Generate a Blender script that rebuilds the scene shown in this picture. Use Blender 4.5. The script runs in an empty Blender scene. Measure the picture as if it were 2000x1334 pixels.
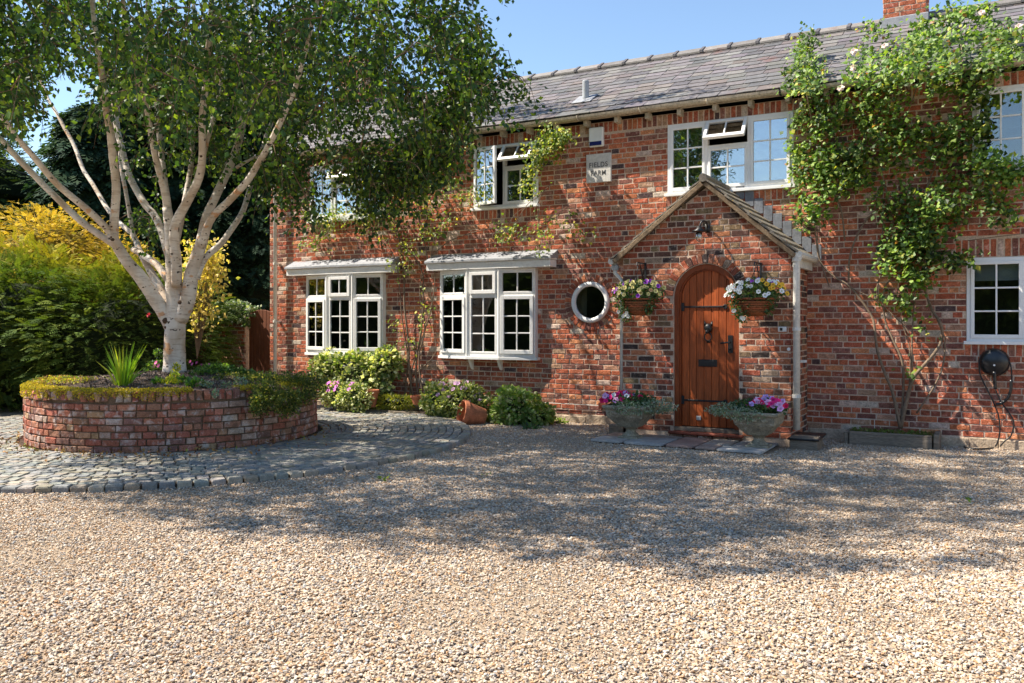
import bpy, math, random
import numpy as np
from mathutils import Vector, Matrix, Euler, noise as mnoise

# ---------------------------------------------------------------- camera, light, exposure
S = bpy.context.scene
COL = S.collection
rng = np.random.default_rng(11)
RR = random.Random(4)
PI = math.pi
TH = math.radians(29.36); CT, ST = math.cos(TH), math.sin(TH)
CAMD, CAMH, FPX, VH = 11.7, 1.5, 1688.0, 630.0     # metres from the facade, eye height, focal length, horizon
cd = bpy.data.cameras.new('camera'); cam = bpy.data.objects.new('camera', cd); COL.objects.link(cam)
cam.location = (0, -CAMD, CAMH); cam.rotation_euler = (PI/2, 0, TH)
cd.sensor_width = 36; cd.lens = FPX/2000*36; cd.shift_y = -(667-VH)/2000; cd.clip_end = 500; cd.clip_start = .05
S.camera = cam
SUN = Vector((-2.4, -1.0, 3.25)).normalized()       # towards the sun
w = bpy.data.worlds.new('World'); S.world = w; w.use_nodes = True
nt = w.node_tree; bg = nt.nodes['Background']
sky = nt.nodes.new('ShaderNodeTexSky'); sky.sky_type = 'NISHITA'; sky.sun_disc = False
sky.sun_elevation = math.asin(SUN.z); sky.sun_rotation = math.atan2(SUN.x, SUN.y)
sky.air_density = 1.1; sky.dust_density = .15; sky.ozone_density = 2.6
nt.links.new(sky.outputs[0], bg.inputs[0]); bg.inputs[1].default_value = .095
sl = bpy.data.lights.new('sun', 'SUN'); sl.energy = 5.0; sl.angle = math.radians(.55); sl.color = (1, .91, .78)
so = bpy.data.objects.new('sun', sl); COL.objects.link(so); so.rotation_euler = SUN.to_track_quat('Z', 'Y').to_euler()
S.view_settings.view_transform = 'Standard'; S.view_settings.look = 'None'; S.view_settings.gamma = 1
S.view_settings.use_curve_mapping = False; S.view_settings.exposure = 1.2
S.cycles.max_bounces = 7; S.cycles.transparent_max_bounces = 12; S.cycles.caustics_reflective = False; S.cycles.caustics_refractive = False

# ---------------------------------------------------------------- survey helpers (photograph measures -> metres at a chosen depth)
def P3(u, v, zc):
    xc = (u-1000)/FPX*zc
    return np.array([xc*CT-zc*ST, xc*ST+zc*CT-CAMD, CAMH-(v-VH)*zc/FPX])
def PY(u, v, y=0.0):
    return P3(u, v, (CAMD+y)/(CT+(u-1000)/FPX*ST))
def PROJ(p):
    p = np.atleast_2d(p); Y = p[:, 1]+CAMD; xc = p[:, 0]*CT+Y*ST; zc = -p[:, 0]*ST+Y*CT
    z = np.where(np.abs(zc) < .05, .05, zc)
    return 1000+FPX*xc/z, VH+(CAMH-p[:, 2])*FPX/z, zc

# ---------------------------------------------------------------- mesh helpers
class MB:
    def __init__(s): s.V = []; s.F = []; s.T = []; s.n = 0
    def add(s, V, F, tone=None):
        V = np.asarray(V, float).reshape(-1, 3)
        if isinstance(F, np.ndarray): F = [F]
        else:
            by = {}
            for f in F: by.setdefault(len(f), []).append(f)
            F = [np.array(x, dtype=np.int64) for x in by.values()]
        for f in F: s.F.append(f+s.n)
        s.V.append(V); s.n += len(V)
        t = np.ones((len(V), 3)) if tone is None else np.broadcast_to(np.asarray(tone, float).reshape(-1, 3), (len(V), 3))
        s.T.append(t); return s
    def box(s, x0, x1, y0, y1, z0, z1, M=None, tone=None):
        V = np.array([(x, y, z) for z in (z0, z1) for y in (y0, y1) for x in (x0, x1)], float)
        if M is not None: V = xf(M, V)
        return s.add(V, [(0, 2, 3, 1), (4, 5, 7, 6), (0, 1, 5, 4), (2, 6, 7, 3), (0, 4, 6, 2), (1, 3, 7, 5)], tone)
    def tube(s, P, r, n=8, tone=None, cap=True):
        P = np.asarray(P, float); m = len(P); r = np.broadcast_to(np.asarray(r, float), (m,))
        T = np.gradient(P, axis=0); T /= np.linalg.norm(T, axis=1)[:, None]+1e-9
        ref = np.array([0, 0, 1.]) if abs(T[0, 2]) < .9 else np.array([1., 0, 0])
        rings = []; a = np.linspace(0, 2*PI, n, endpoint=False)
        U = np.cross(T[0], ref); U /= np.linalg.norm(U)
        for i in range(m):
            U = U-T[i]*np.dot(U, T[i]); U /= np.linalg.norm(U)+1e-9; W = np.cross(T[i], U)
            rings.append(P[i]+r[i]*(np.cos(a)[:, None]*U+np.sin(a)[:, None]*W))
        V = np.concatenate(rings); F = []
        k = np.arange(n); k2 = (k+1) % n
        for i in range(m-1): F.append(np.stack([i*n+k, i*n+k2, (i+1)*n+k2, (i+1)*n+k], 1))
        F = [np.concatenate(F)]
        if cap: F += [k[::-1][None, :].copy(), ((m-1)*n+k)[None, :]]
        s.n0 = s.n
        for f in F: s.F.append(f+s.n)
        s.V.append(V); s.n += len(V); s.T.append(np.ones((len(V), 3)) if tone is None else np.broadcast_to(np.asarray(tone, float), (len(V), 3)))
        return s
    def lathe(s, prof, c=(0, 0, 0), n=24, rot=0, tone=None, sq=False):
        a = np.linspace(0, 2*PI, n, endpoint=False)+rot; V = []
        for r, z in prof: V.append(np.stack([c[0]+r*np.cos(a), c[1]+r*np.sin(a), np.full(n, c[2]+z)], 1))
        m = len(prof); k = np.arange(n); k2 = (k+1) % n
        F = [np.concatenate([np.stack([i*n+k, i*n+k2, (i+1)*n+k2, (i+1)*n+k], 1) for i in range(m-1)])]
        F += [k[::-1][None, :].copy(), ((m-1)*n+k)[None, :]]
        for f in F: s.F.append(f+s.n)
        V = np.concatenate(V); s.V.append(V); s.n += len(V)
        s.T.append(np.ones((len(V), 3)) if tone is None else np.broadcast_to(np.asarray(tone, float), (len(V), 3))); return s
    def prism(s, poly, y0, y1, tone=None, M=None):     # outline in x,z pushed through y
        n = len(poly); V = np.array([(x, y0, z) for x, z in poly]+[(x, y1, z) for x, z in poly], float)
        if M is not None: V = xf(M, V)
        F = [tuple(range(n)), tuple(range(2*n-1, n-1, -1))]+[((i+1) % n, i, n+i, n+(i+1) % n) for i in range(n)]
        return s.add(V, F, tone)
    def mesh(s, name, mat, smooth=False):
        me = bpy.data.meshes.new(name)
        if not s.V: return me
        V = np.concatenate(s.V).astype(np.float32); me.vertices.add(len(V)); me.vertices.foreach_set('co', V.ravel())
        L = np.concatenate([f.ravel() for f in s.F]).astype(np.int32)
        tot = np.concatenate([np.full(len(f), f.shape[1]) for f in s.F]).astype(np.int32)
        st = np.concatenate([[0], np.cumsum(tot)[:-1]]).astype(np.int32)
        me.loops.add(len(L)); me.loops.foreach_set('vertex_index', L)
        me.polygons.add(len(tot)); me.polygons.foreach_set('loop_start', st); me.polygons.foreach_set('loop_total', tot)
        me.polygons.foreach_set('use_smooth', np.full(len(tot), smooth))
        T = np.concatenate(s.T); A = np.ones((len(V), 4), np.float32); A[:, :3] = T
        at = me.attributes.new('tone', 'FLOAT_COLOR', 'POINT'); at.data.foreach_set('color', A.ravel())
        me.update(calc_edges=True); me.validate()
        if mat: me.materials.append(mat)
        return me
def xf(M, V):
    M = np.asarray(M); return V@M[:3, :3].T+M[:3, 3]
ROOTLOC = {}
def link(name, me, parent=None, kind=None, label=None, cat=None, group=None, bevel=0, M=None, recenter=True):
    o = bpy.data.objects.new(name, me); COL.objects.link(o)
    if M is not None: o.matrix_basis = M
    if parent is not None:
        o.parent = parent
        if parent.name in ROOTLOC: o.matrix_parent_inverse = Matrix.Translation(-ROOTLOC[parent.name])
    elif recenter and M is None and me is not None and len(me.vertices) and kind is None:
        co = np.empty(len(me.vertices)*3, np.float32); me.vertices.foreach_get('co', co); co = co.reshape(-1, 3)
        c = Vector(((co[:, 0].min()+co[:, 0].max())/2, (co[:, 1].min()+co[:, 1].max())/2, co[:, 2].min()))
        me.transform(Matrix.Translation(-c)); o.location = c; ROOTLOC[o.name] = c.copy()
    for k, v in (('kind', kind), ('label', label), ('category', cat), ('group', group)):
        if v: o[k] = v
    if bevel:
        b = o.modifiers.new('bevel', 'BEVEL'); b.width = bevel; b.segments = 1; b.limit_method = 'ANGLE'
    return o
def thing(name, loc, label, cat, group=None):
    o = bpy.data.objects.new(name, None); COL.objects.link(o); o.location = loc; o.empty_display_size = .2
    ROOTLOC[o.name] = Vector(loc); o['label'] = label; o['category'] = cat
    if group: o['group'] = group
    return o

# ---------------------------------------------------------------- materials
def newmat(name):
    m = bpy.data.materials.new(name); m.use_nodes = True; N = m.node_tree.nodes; L = m.node_tree.links
    for n in list(N): N.remove(n)
    out = N.new('ShaderNodeOutputMaterial'); return m, N, L, out
def pmat(name, col=(1, 1, 1), attr=False, rough=.85, spec=.25, noise=((8, .25), (60, .2)), bump=((90, .004),), blotch=(), trans=0, metallic=0, stretch=None, objrand=None, brand=False):
    m, N, L, out = newmat(name)
    b = N.new('ShaderNodeBsdfPrincipled'); b.inputs['Roughness'].default_value = rough
    b.inputs['Specular IOR Level'].default_value = spec; b.inputs['Metallic'].default_value = metallic
    geo = N.new('ShaderNodeNewGeometry'); pos = geo.outputs['Position']
    if stretch:
        mp = N.new('ShaderNodeMapping'); mp.inputs['Scale'].default_value = stretch; L.new(pos, mp.inputs['Vector']); pos = mp.outputs[0]
    if attr:
        a = N.new('ShaderNodeAttribute'); a.attribute_name = 'tone'; c = a.outputs['Color']
    elif objrand:
        oi = N.new('ShaderNodeObjectInfo'); cr = N.new('ShaderNodeValToRGB'); cr.color_ramp.interpolation = 'CONSTANT'
        e = cr.color_ramp.elements; e[0].position = 0; e[0].color = (*objrand[0], 1); e[1].position = 1/len(objrand); e[1].color = (*objrand[1], 1)
        for i in range(2, len(objrand)):
            q = e.new(i/len(objrand)); q.color = (*objrand[i], 1)
        L.new(oi.outputs['Random'], cr.inputs[0]); c = cr.outputs[0]
    else:
        r = N.new('ShaderNodeRGB'); r.outputs[0].default_value = (*col, 1); c = r.outputs[0]
    def nz(scale, det=3, rgh=.6):
        t = N.new('ShaderNodeTexNoise'); t.inputs['Scale'].default_value = scale; t.inputs['Detail'].default_value = det; t.inputs['Roughness'].default_value = rgh
        L.new(pos, t.inputs['Vector']); return t.outputs['Fac']
    for sc, am in noise:
        mr = N.new('ShaderNodeMapRange'); mr.inputs['From Min'].default_value = .28; mr.inputs['From Max'].default_value = .72
        mr.inputs['To Min'].default_value = 1-am; mr.inputs['To Max'].default_value = 1+am; L.new(nz(sc), mr.inputs['Value'])
        mx = N.new('ShaderNodeMix'); mx.data_type = 'RGBA'; mx.blend_type = 'MULTIPLY'; mx.inputs['Factor'].default_value = 1
        L.new(c, mx.inputs['A']); L.new(mr.outputs[0], mx.inputs['B']); c = mx.outputs['Result']
    for bc, sc, lo, hi, am in blotch:
        mr = N.new('ShaderNodeMapRange'); mr.inputs['From Min'].default_value = lo; mr.inputs['From Max'].default_value = hi
        mr.inputs['To Max'].default_value = am; L.new(nz(sc, 5, .65), mr.inputs['Value'])
        mx = N.new('ShaderNodeMix'); mx.data_type = 'RGBA'; L.new(mr.outputs[0], mx.inputs['Factor']); L.new(c, mx.inputs['A']); mx.inputs['B'].default_value = (*bc, 1); c = mx.outputs['Result']
    L.new(c, b.inputs['Base Color'])
    nrm = None
    for sc, d in bump:
        bp = N.new('ShaderNodeBump'); bp.inputs['Distance'].default_value = d; bp.inputs['Strength'].default_value = 1; L.new(nz(sc, 4), bp.inputs['Height'])
        if nrm: L.new(nrm, bp.inputs['Normal'])
        nrm = bp.outputs[0]
    if nrm: L.new(nrm, b.inputs['Normal'])
    if trans:
        tl = N.new('ShaderNodeBsdfTranslucent'); ms = N.new('ShaderNodeMixShader'); ms.inputs[0].default_value = trans
        g = N.new('ShaderNodeMix'); g.data_type = 'RGBA'; g.blend_type = 'MULTIPLY'; g.inputs['Factor'].default_value = 1; L.new(c, g.inputs['A']); g.inputs['B'].default_value = (1.9, 2.0, .7, 1)
        L.new(g.outputs['Result'], tl.inputs['Color']); L.new(b.outputs[0], ms.inputs[1]); L.new(tl.outputs[0], ms.inputs[2]); L.new(ms.outputs[0], out.inputs[0])
    else: L.new(b.outputs[0], out.inputs[0])
    return m
M_ = {}
M_['brick'] = pmat('old_brick', attr=True, rough=.9, spec=.12, noise=((.9, .14), (14, .34), (55, .36), (220, .25)), bump=((45, .006), (170, .003)),
                   blotch=(((.62, .52, .45), 14, .58, .68, .5), ((.10, .06, .05), 9, .60, .72, .55), ((.60, .54, .5), 55, .66, .7, .5)))
M_['planter_brick'] = pmat('planter_brick', attr=True, rough=.9, spec=.12, noise=((14, .3), (75, .3), (240, .2)), bump=((45, .007), (170, .003)),
                   blotch=(((.62, .56, .52), 9, .52, .64, .6), ((.06, .05, .035), 7, .56, .68, .6), ((.3, .27, .06), 15, .66, .72, .6)))
M_['mortar'] = pmat('lime_mortar', (.56, .43, .33), rough=.95, spec=.05, noise=((6, .2), (70, .3)), bump=((120, .005),))
M_['dark_mortar'] = pmat('planter_mortar', (.15, .105, .07), rough=.95, spec=.05, noise=((6, .3), (70, .3)), bump=((120, .005),))
M_['slate'] = pmat('roof_slate', attr=True, rough=.62, spec=.35, noise=((9, .2), (60, .22)), bump=((50, .003), (200, .001)),
                   blotch=(((.42, .4, .36), 20, .62, .72, .5), ((.16, .07, .055), 2.2, .6, .7, .55)))
M_['porch_tile'] = pmat('mossy_stone_tile', (.22, .19, .15), rough=.9, noise=((12, .35), (70, .3)), bump=((60, .006),),
                   blotch=(((.48, .3, .04), 14, .6, .66, .75), ((.07, .06, .05), 9, .58, .68, .5)))
M_['white'] = pmat('white_paint', (.80, .80, .79), rough=.38, spec=.4, noise=((3, .04), (40, .04)), bump=((60, .0006),))
M_['bay_white'] = pmat('aged_white_timber', (.80, .79, .76), rough=.5, spec=.35, noise=((3, .05), (30, .07)), bump=((40, .0012),), blotch=(((.45, .4, .33), 26, .66, .72, .5),))
M_['cream'] = pmat('weathered_cream_gutter', (.44, .38, .29), rough=.7, noise=((5, .25), (40, .25)), bump=((50, .002),), blotch=(((.12, .1, .07), 12, .6, .7, .6),))
M_['white_pipe'] = pmat('weathered_white_pipe', (.66, .63, .57), rough=.55, noise=((5, .12), (30, .15)), bump=(), blotch=(((.25, .22, .17), 18, .62, .7, .5),))
M_['lead'] = pmat('lead_sheet', (.27, .28, .30), rough=.55, spec=.4, noise=((6, .2), (40, .2)), bump=((20, .004),), blotch=(((.12, .13, .15), 14, .6, .7, .6),))
M_['black'] = pmat('black_iron', (.012, .012, .013), rough=.45, spec=.5, noise=((30, .2),), bump=((90, .001),))
M_['plastic'] = pmat('black_plastic', (.012, .013, .015), rough=.3, spec=.5, noise=(), bump=())
M_['zinc'] = pmat('zinc_flue', (.36, .38, .40), rough=.45, spec=.5, noise=((10, .15),), bump=())
M_['door'] = pmat('oiled_oak_door', attr=True, rough=.5, spec=.35, noise=((5, .3), (22, .45)), bump=((40, .002),), stretch=(9, 9, .35), blotch=(((.07, .02, .008), 14, .6, .72, .6),))
M_['door_frame'] = pmat('door_frame_timber', (.25, .055, .013), rough=.5, spec=.35, noise=((6, .3), (30, .3)), bump=((40, .0015),), stretch=(4, 4, .5))
M_['step'] = pmat('red_quarry_tile', (.27, .075, .045), rough=.6, noise=((9, .3), (50, .25)), bump=((50, .003),))
M_['timber'] = pmat('grey_sleeper', (.23, .19, .145), rough=.9, noise=((6, .3), (40, .35)), bump=((30, .008),), stretch=(.5, 4, 4), blotch=(((.05, .04, .03), 10, .6, .7, .6),))
M_['verge'] = pmat('weathered_verge', (.19, .135, .085), rough=.95, noise=((8, .3), (50, .35)), bump=((40, .006),), blotch=(((.34, .28, .2), 18, .6, .68, .6),))
M_['gate'] = pmat('brown_gate_boards', (.16, .058, .03), rough=.7, noise=((6, .25), (40, .25)), bump=((30, .003),), stretch=(4, 4, .4))
M_['stone'] = pmat('mossy_cast_stone', (.33, .29, .21), rough=.95, noise=((9, .35), (60, .35)), bump=((50, .008), (180, .003)), blotch=(((.6, .58, .5), 20, .58, .68, .6), ((.08, .075, .03), 9, .58, .7, .6)))
M_['flag'] = pmat('flagstone', attr=True, rough=.85, noise=((5, .25), (50, .22)), bump=((40, .004),), blotch=(((.5, .48, .45), 12, .62, .7, .4),))
M_['sett'] = pmat('granite_sett', attr=True, rough=.75, spec=.35, noise=((12, .22), (90, .28)), bump=((40, .008), (150, .003)))
M_['joint'] = pmat('sett_joint_soil', (.07, .045, .03), rough=1, noise=((12, .4), (90, .4)), bump=((60, .01),))
M_['soil'] = pmat('planter_soil', (.12, .085, .065), rough=1, noise=((12, .4), (90, .5)), bump=((40, .03), (150, .01)), blotch=(((.3, .24, .2), 60, .55, .62, .7),))
M_['ground'] = pmat('gravel_bed', (.36, .28, .20), rough=1, noise=((1.2, .12), (45, .25), (140, .4)), bump=((60, .01), (160, .008)))
STN = [(0.516, 0.400, 0.288), (0.443, 0.311, 0.202), (0.547, 0.455, 0.349), (0.402, 0.263, 0.156), (0.483, 0.366, 0.255), (0.580, 0.502, 0.404), (0.354, 0.288, 0.226), (0.467, 0.344, 0.226),
       (0.290, 0.224, 0.162), (0.531, 0.423, 0.310), (0.354, 0.344, 0.334), (0.450, 0.272, 0.140), (0.612, 0.544, 0.443), (0.234, 0.192, 0.162), (0.516, 0.407, 0.303), (0.419, 0.366, 0.310)]
M_['stones'] = pmat('gravel_stones', rough=.8, spec=.3, noise=((120, .2),), bump=(), objrand=STN)
M_['terracotta'] = pmat('terracotta', (.42, .15, .075), rough=.85, noise=((10, .3), (60, .2)), bump=((50, .003),))
M_['wicker'] = pmat('woven_wicker', attr=True, rough=.8, noise=((60, .35),), bump=((90, .003),))
M_['leaf'] = pmat('leaf', attr=True, rough=.5, spec=.4, noise=(), bump=(), trans=.32)
M_['needle'] = pmat('conifer_leaf', attr=True, rough=.8, spec=.1, noise=(), bump=(), trans=.18)
M_['petal'] = pmat('petal', attr=True, rough=.6, spec=.2, noise=(), bump=(), trans=.0)
M_['moss'] = pmat('yellow_moss', (.30, .25, .03), rough=1, spec=.05, noise=((20, .4), (120, .4)), bump=((80, .01),))
M_['twig'] = pmat('twig', (.17, .115, .075), rough=.85, noise=((20, .3),), bump=((60, .003),))
M_['cane'] = pmat('climber_cane', (.20, .145, .10), rough=.85, noise=((20, .3),), bump=((60, .004),), blotch=(((.1, .07, .05), 14, .55, .65, .6),))
M_['interior'] = pmat('room_plaster', (.22, .19, .16), rough=.9, noise=(), bump=())
M_['curtain'] = pmat('curtain_cloth', (.45, .42, .30), rough=.9, noise=((30, .3),), bump=(), stretch=(1, 1, .05))
M_['blind'] = pmat('pale_roller_blind', (.50, .55, .60), rough=.8, noise=(), bump=())
M_['plaque'] = pmat('limestone_plaque', (.58, .56, .52), rough=.9, noise=((20, .12), (150, .15)), bump=((90, .002),))
M_['ink'] = pmat('carved_letters', (.10, .10, .10), rough=.9, noise=(), bump=())
M_['navy'] = pmat('navy_panel', (.012, .02, .13), rough=.4, noise=(), bump=())
M_['box_white'] = pmat('alarm_box_white', (.74, .75, .74), rough=.4, noise=((8, .06),), bump=())
M_['render'] = pmat('rendered_plinth', (.42, .33, .24), rough=.95, noise=((5, .3), (40, .3)), bump=((30, .012),))
# birch bark
m, N, L, out = newmat('birch_bark'); b = N.new('ShaderNodeBsdfPrincipled'); b.inputs['Roughness'].default_value = .75; b.inputs['Specular IOR Level'].default_value = .2
geo = N.new('ShaderNodeNewGeometry')
def bnz(scale, st, det=4):
    mp = N.new('ShaderNodeMapping'); mp.inputs['Scale'].default_value = st; L.new(geo.outputs['Position'], mp.inputs['Vector'])
    t = N.new('ShaderNodeTexNoise'); t.inputs['Scale'].default_value = scale; t.inputs['Detail'].default_value = det; L.new(mp.outputs[0], t.inputs['Vector']); return t.outputs['Fac']
def bmix(c, fac, lo, hi, col, amt=1):
    mr = N.new('ShaderNodeMapRange'); mr.inputs['From Min'].default_value = lo; mr.inputs['From Max'].default_value = hi; mr.inputs['To Max'].default_value = amt; L.new(fac, mr.inputs['Value'])
    mx = N.new('ShaderNodeMix'); mx.data_type = 'RGBA'; L.new(mr.outputs[0], mx.inputs['Factor'])
    if isinstance(c, tuple): mx.inputs['A'].default_value = (*c, 1)
    else: L.new(c, mx.inputs['A'])
    mx.inputs['B'].default_value = (*col, 1); return mx.outputs['Result']
c = bmix((.72, .66, .59), bnz(3.5, (1, 1, .6)), .45, .66, (.48, .37, .27))
c = bmix(c, bnz(6, (1, 1, 5)), .52, .62, (.38, .28, .20), .4)
c = bmix(c, bnz(9, (1, 1, 9)), .63, .68, (.14, .10, .075), .6)
c = bmix(c, bnz(5, (1, 1, 1.5), 2), .64, .68, (.55, .25, .08), .7)
c = bmix(c, bnz(13, (1, 1, 1.4), 2), .66, .69, (.04, .03, .025), .95)
L.new(c, b.inputs['Base Color']); bp = N.new('ShaderNodeBump'); bp.inputs['Distance'].default_value = .006; L.new(bnz(14, (1, 1, 4)), bp.inputs['Height']); L.new(bp.outputs[0], b.inputs['Normal']); L.new(b.outputs[0], out.inputs[0])
M_['birch'] = m
M_['knot'] = pmat('bark_scar', (.09, .055, .035), rough=.95, noise=((60, .4),), bump=((90, .004),))
# window glass
def glassmat(name, k, wav=.0006):
    m, N, L, out = newmat(name); t = N.new('ShaderNodeBsdfTransparent'); t.inputs[0].default_value = (.82, .86, .84, 1)
    g = N.new('ShaderNodeBsdfGlossy'); g.inputs['Roughness'].default_value = .015; g.inputs[0].default_value = (.95, .97, 1, 1)
    fr = N.new('ShaderNodeFresnel'); fr.inputs[0].default_value = 1.5; mu = N.new('ShaderNodeMath'); mu.operation = 'MULTIPLY_ADD'; mu.use_clamp = True
    mu.inputs[1].default_value = 1.4; mu.inputs[2].default_value = k; L.new(fr.outputs[0], mu.inputs[0])
    geo = N.new('ShaderNodeNewGeometry'); nz = N.new('ShaderNodeTexNoise'); nz.inputs['Scale'].default_value = 3.5; L.new(geo.outputs['Position'], nz.inputs['Vector'])
    bp = N.new('ShaderNodeBump'); bp.inputs['Distance'].default_value = wav*4; L.new(nz.outputs[0], bp.inputs['Height']); L.new(bp.outputs[0], g.inputs['Normal'])
    ms = N.new('ShaderNodeMixShader'); L.new(mu.outputs[0], ms.inputs[0]); L.new(t.outputs[0], ms.inputs[1]); L.new(g.outputs[0], ms.inputs[2]); L.new(ms.outputs[0], out.inputs[0]); return m
M_['lead_dark'] = pmat('step_lead', (.17, .18, .20), rough=.6, spec=.3, noise=((6, .2), (40, .2)), bump=((20, .004),))
M_['glass'] = glassmat('window_glass', .10); M_['glass_up'] = glassmat('coated_window_glass', .30)

# ---------------------------------------------------------------- pieces (bricks, slates, setts): individuals where they show largest, the rest one mesh
def brick_variant(tone, chx=.03, chz=.08, jx=.012, jz=.035, jy=.12, r=RR):
    xs = [0, chx, .5, 1-chx, 1]; zs = [0, chz, 1-chz, 1]; V = []
    for j, z in enumerate(zs):
        for i, x in enumerate(xs):
            e = (i in (0, 4)) or (j in (0, 3))
            V.append((x+r.uniform(-jx, jx), (.24 if e else 0)+r.uniform(-jy, jy)*(.4 if e else .8), z+r.uniform(-jz, jz)))
    F = [(j*5+i, j*5+i+1, (j+1)*5+i+1, (j+1)*5+i) for j in range(3) for i in range(4)]
    ring = [0, 1, 2, 3, 4, 9, 14, 19, 18, 17, 16, 15, 10, 5]
    for k in ring: V.append((V[k][0], 1, V[k][2]))
    for k in range(14): F.append((ring[(k+1) % 14], ring[k], 20+k, 20+(k+1) % 14))
    return np.array(V), np.array(F), tone
def slab_variant(tone, r=RR, jt=.03, dome=.0):     # unit slab x 0..1, y 0..1 (0 = lower edge), top at z=1
    c = r.uniform(.02, .09)
    out = [(c, 0), (.5, r.uniform(-jt, jt)), (1-c, 0), (1, c*1.2), (1, 1), (0, 1), (0, c*1.2)]
    out = [(x+r.uniform(-jt, jt)*.5, y+r.uniform(-jt, jt)) for x, y in out]; n = len(out); ins = .06 if dome else .015
    V = [(x, y, 0) for x, y in out]+[(x, y, .75 if dome else .9) for x, y in out]+[(x+(.5-x)*2*ins, y+(.5-y)*2*ins, 1+r.uniform(-.06, .06)) for x, y in out]
    F4 = [(i, (i+1) % n, n+(i+1) % n, n+i) for i in range(n)]+[(n+i, n+(i+1) % n, 2*n+(i+1) % n, 2*n+i) for i in range(n)]
    return np.array(V), F4+[tuple(range(2*n, 3*n))], tone
class Pieces:
    def __init__(s, variants): s.v = variants; s.it = []; s.me = {}
    def add(s, M, vi=None): s.it.append((RR.randrange(len(s.v)) if vi is None else vi, M))
    def build(s, parent, name, rest, mat, n=300, facing=None, score=None):
        if not s.it: return
        C = np.array([np.array(M@Vector((.5, .5, .5))) for _, M in s.it]); u, v, zc = PROJ(C)
        sz = np.array([M.to_scale().x*max(M.to_scale().y, M.to_scale().z) for _, M in s.it])/np.maximum(zc, .1)**2
        ok = (zc > .3) & (u > -5) & (u < 2005) & (v > -5) & (v < 1340)
        if facing is not None: ok &= np.array([facing(c) for c in C])
        if score is not None: sz = sz*np.array([score(c, a, b_) for c, a, b_ in zip(C, u, v)])
        sz = np.where(ok, sz, -1); order = np.argsort(-sz); ind = set(int(i) for i in order[:n] if sz[i] > 0)
        mb = MB(); root = parent.name in ROOTLOC
        for i, (vi, M) in enumerate(s.it):
            V, F, t = s.v[vi]
            if i in ind:
                if vi not in s.me:
                    q = MB(); q.add(V, F, t); s.me[vi] = q.mesh(name, mat)
                o = bpy.data.objects.new(name, s.me[vi]); COL.objects.link(o); o.parent = parent; o.matrix_basis = M
                if root: o.matrix_parent_inverse = Matrix.Translation(-ROOTLOC[parent.name])
            else: mb.add(xf(np.array(M), V), F, t)
        if mb.n: link(rest, mb.mesh(rest, mat), parent, kind='stuff')
def palette(cols, n, jit=.12, fn=brick_variant, **k):
    out = []; ws = [c[3] for c in cols]
    for i in range(n):
        c = RR.choices(cols, ws)[0]; j = 1+RR.uniform(-jit, jit)
        out.append(fn(tuple(max(.01, x*j*(1+RR.uniform(-.05, .05))) for x in c[:3]), **k))
    return out
HOUSE_B = [(.48, .155, .080, 5), (.40, .118, .064, 7), (.32, .098, .060, 5.5), (.55, .22, .108, 3.6), (.20, .085, .068, 3.4), (.09, .056, .054, 2.2), (.43, .25, .16, 1.7), (.52, .41, .34, .6), (.26, .12, .088, 3)]
PORCH_B = [(.35, .10, .055, 5), (.26, .08, .05, 5), (.21, .085, .055, 4), (.20, .14, .08, 2.4), (.40, .155, .085, 2.6), (.065, .045, .042, 1.6), (.36, .25, .17, 1.2), (.13, .07, .052, 2.2)]
PLANT_B = [(.41, .17, .11, 5), (.35, .13, .085, 5), (.31, .16, .11, 4), (.38, .24, .14, 1.6), (.42, .30, .23, 1.0), (.24, .13, .10, 2)]

def lay(pc, M, length, z0, z1, cut=None, bond='mix', depth=.03, proud=.0048, course=.075, bl=.215):
    """courses of bricks on the local plane y=0 (front towards -y)"""
    k = 0; z = z0
    while z+course*.6 < z1:
        h = min(course-.011, z1-z)
        header = (k % 4 == 3) if bond == 'mix' else False
        L0 = .103 if header else bl; x = -RR.uniform(0, .02)-(L0+.011)*(.5 if k % 2 else .0)
        ivs = cut(z+h/2) if cut else []
        while x < length:
            ln = L0+RR.uniform(-.008, .008)
            if bond == 'rand' and RR.random() < .4: ln = .103
            segs = [(max(x, 0), min(x+ln, length))]
            for a, b_ in ivs:
                ns = []
                for s0, s1 in segs:
                    if s1 <= a or s0 >= b_: ns.append((s0, s1))
                    else:
                        if s0 < a: ns.append((s0, a))
                        if s1 > b_: ns.append((b_, s1))
                segs = ns
            for s0, s1 in segs:
                if s1-s0 > .035:
                    p = proud+RR.uniform(-.002, .003)
                    pc.add(M@Matrix.Translation((s0, -p, z+RR.uniform(-.0015, .0015)))@Matrix.Rotation(RR.uniform(-.006, .006), 4, 'Y')@Matrix.Diagonal((s1-s0, depth, h, 1)))
            x += ln+.011
        z += course; k += 1
def soldiers(pc, M, x0, x1, z0, z1, wd=.064, proud=.003, depth=.03):
    n = max(1, round((x1-x0)/(wd+.011))); st = (x1-x0)/n
    R90 = Matrix(((0, 0, 1, 0), (0, 1, 0, 0), (-1, 0, 0, 0), (0, 0, 0, 1)))    # long side upright
    for i in range(n):
        # unit brick x -> world -z: place its start at the top
        pc.add(M@Matrix.Translation((x0+i*st, -proud-RR.uniform(-.001, .002), z1))@R90@Matrix.Diagonal((z1-z0, depth, st-.011, 1)))
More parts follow.
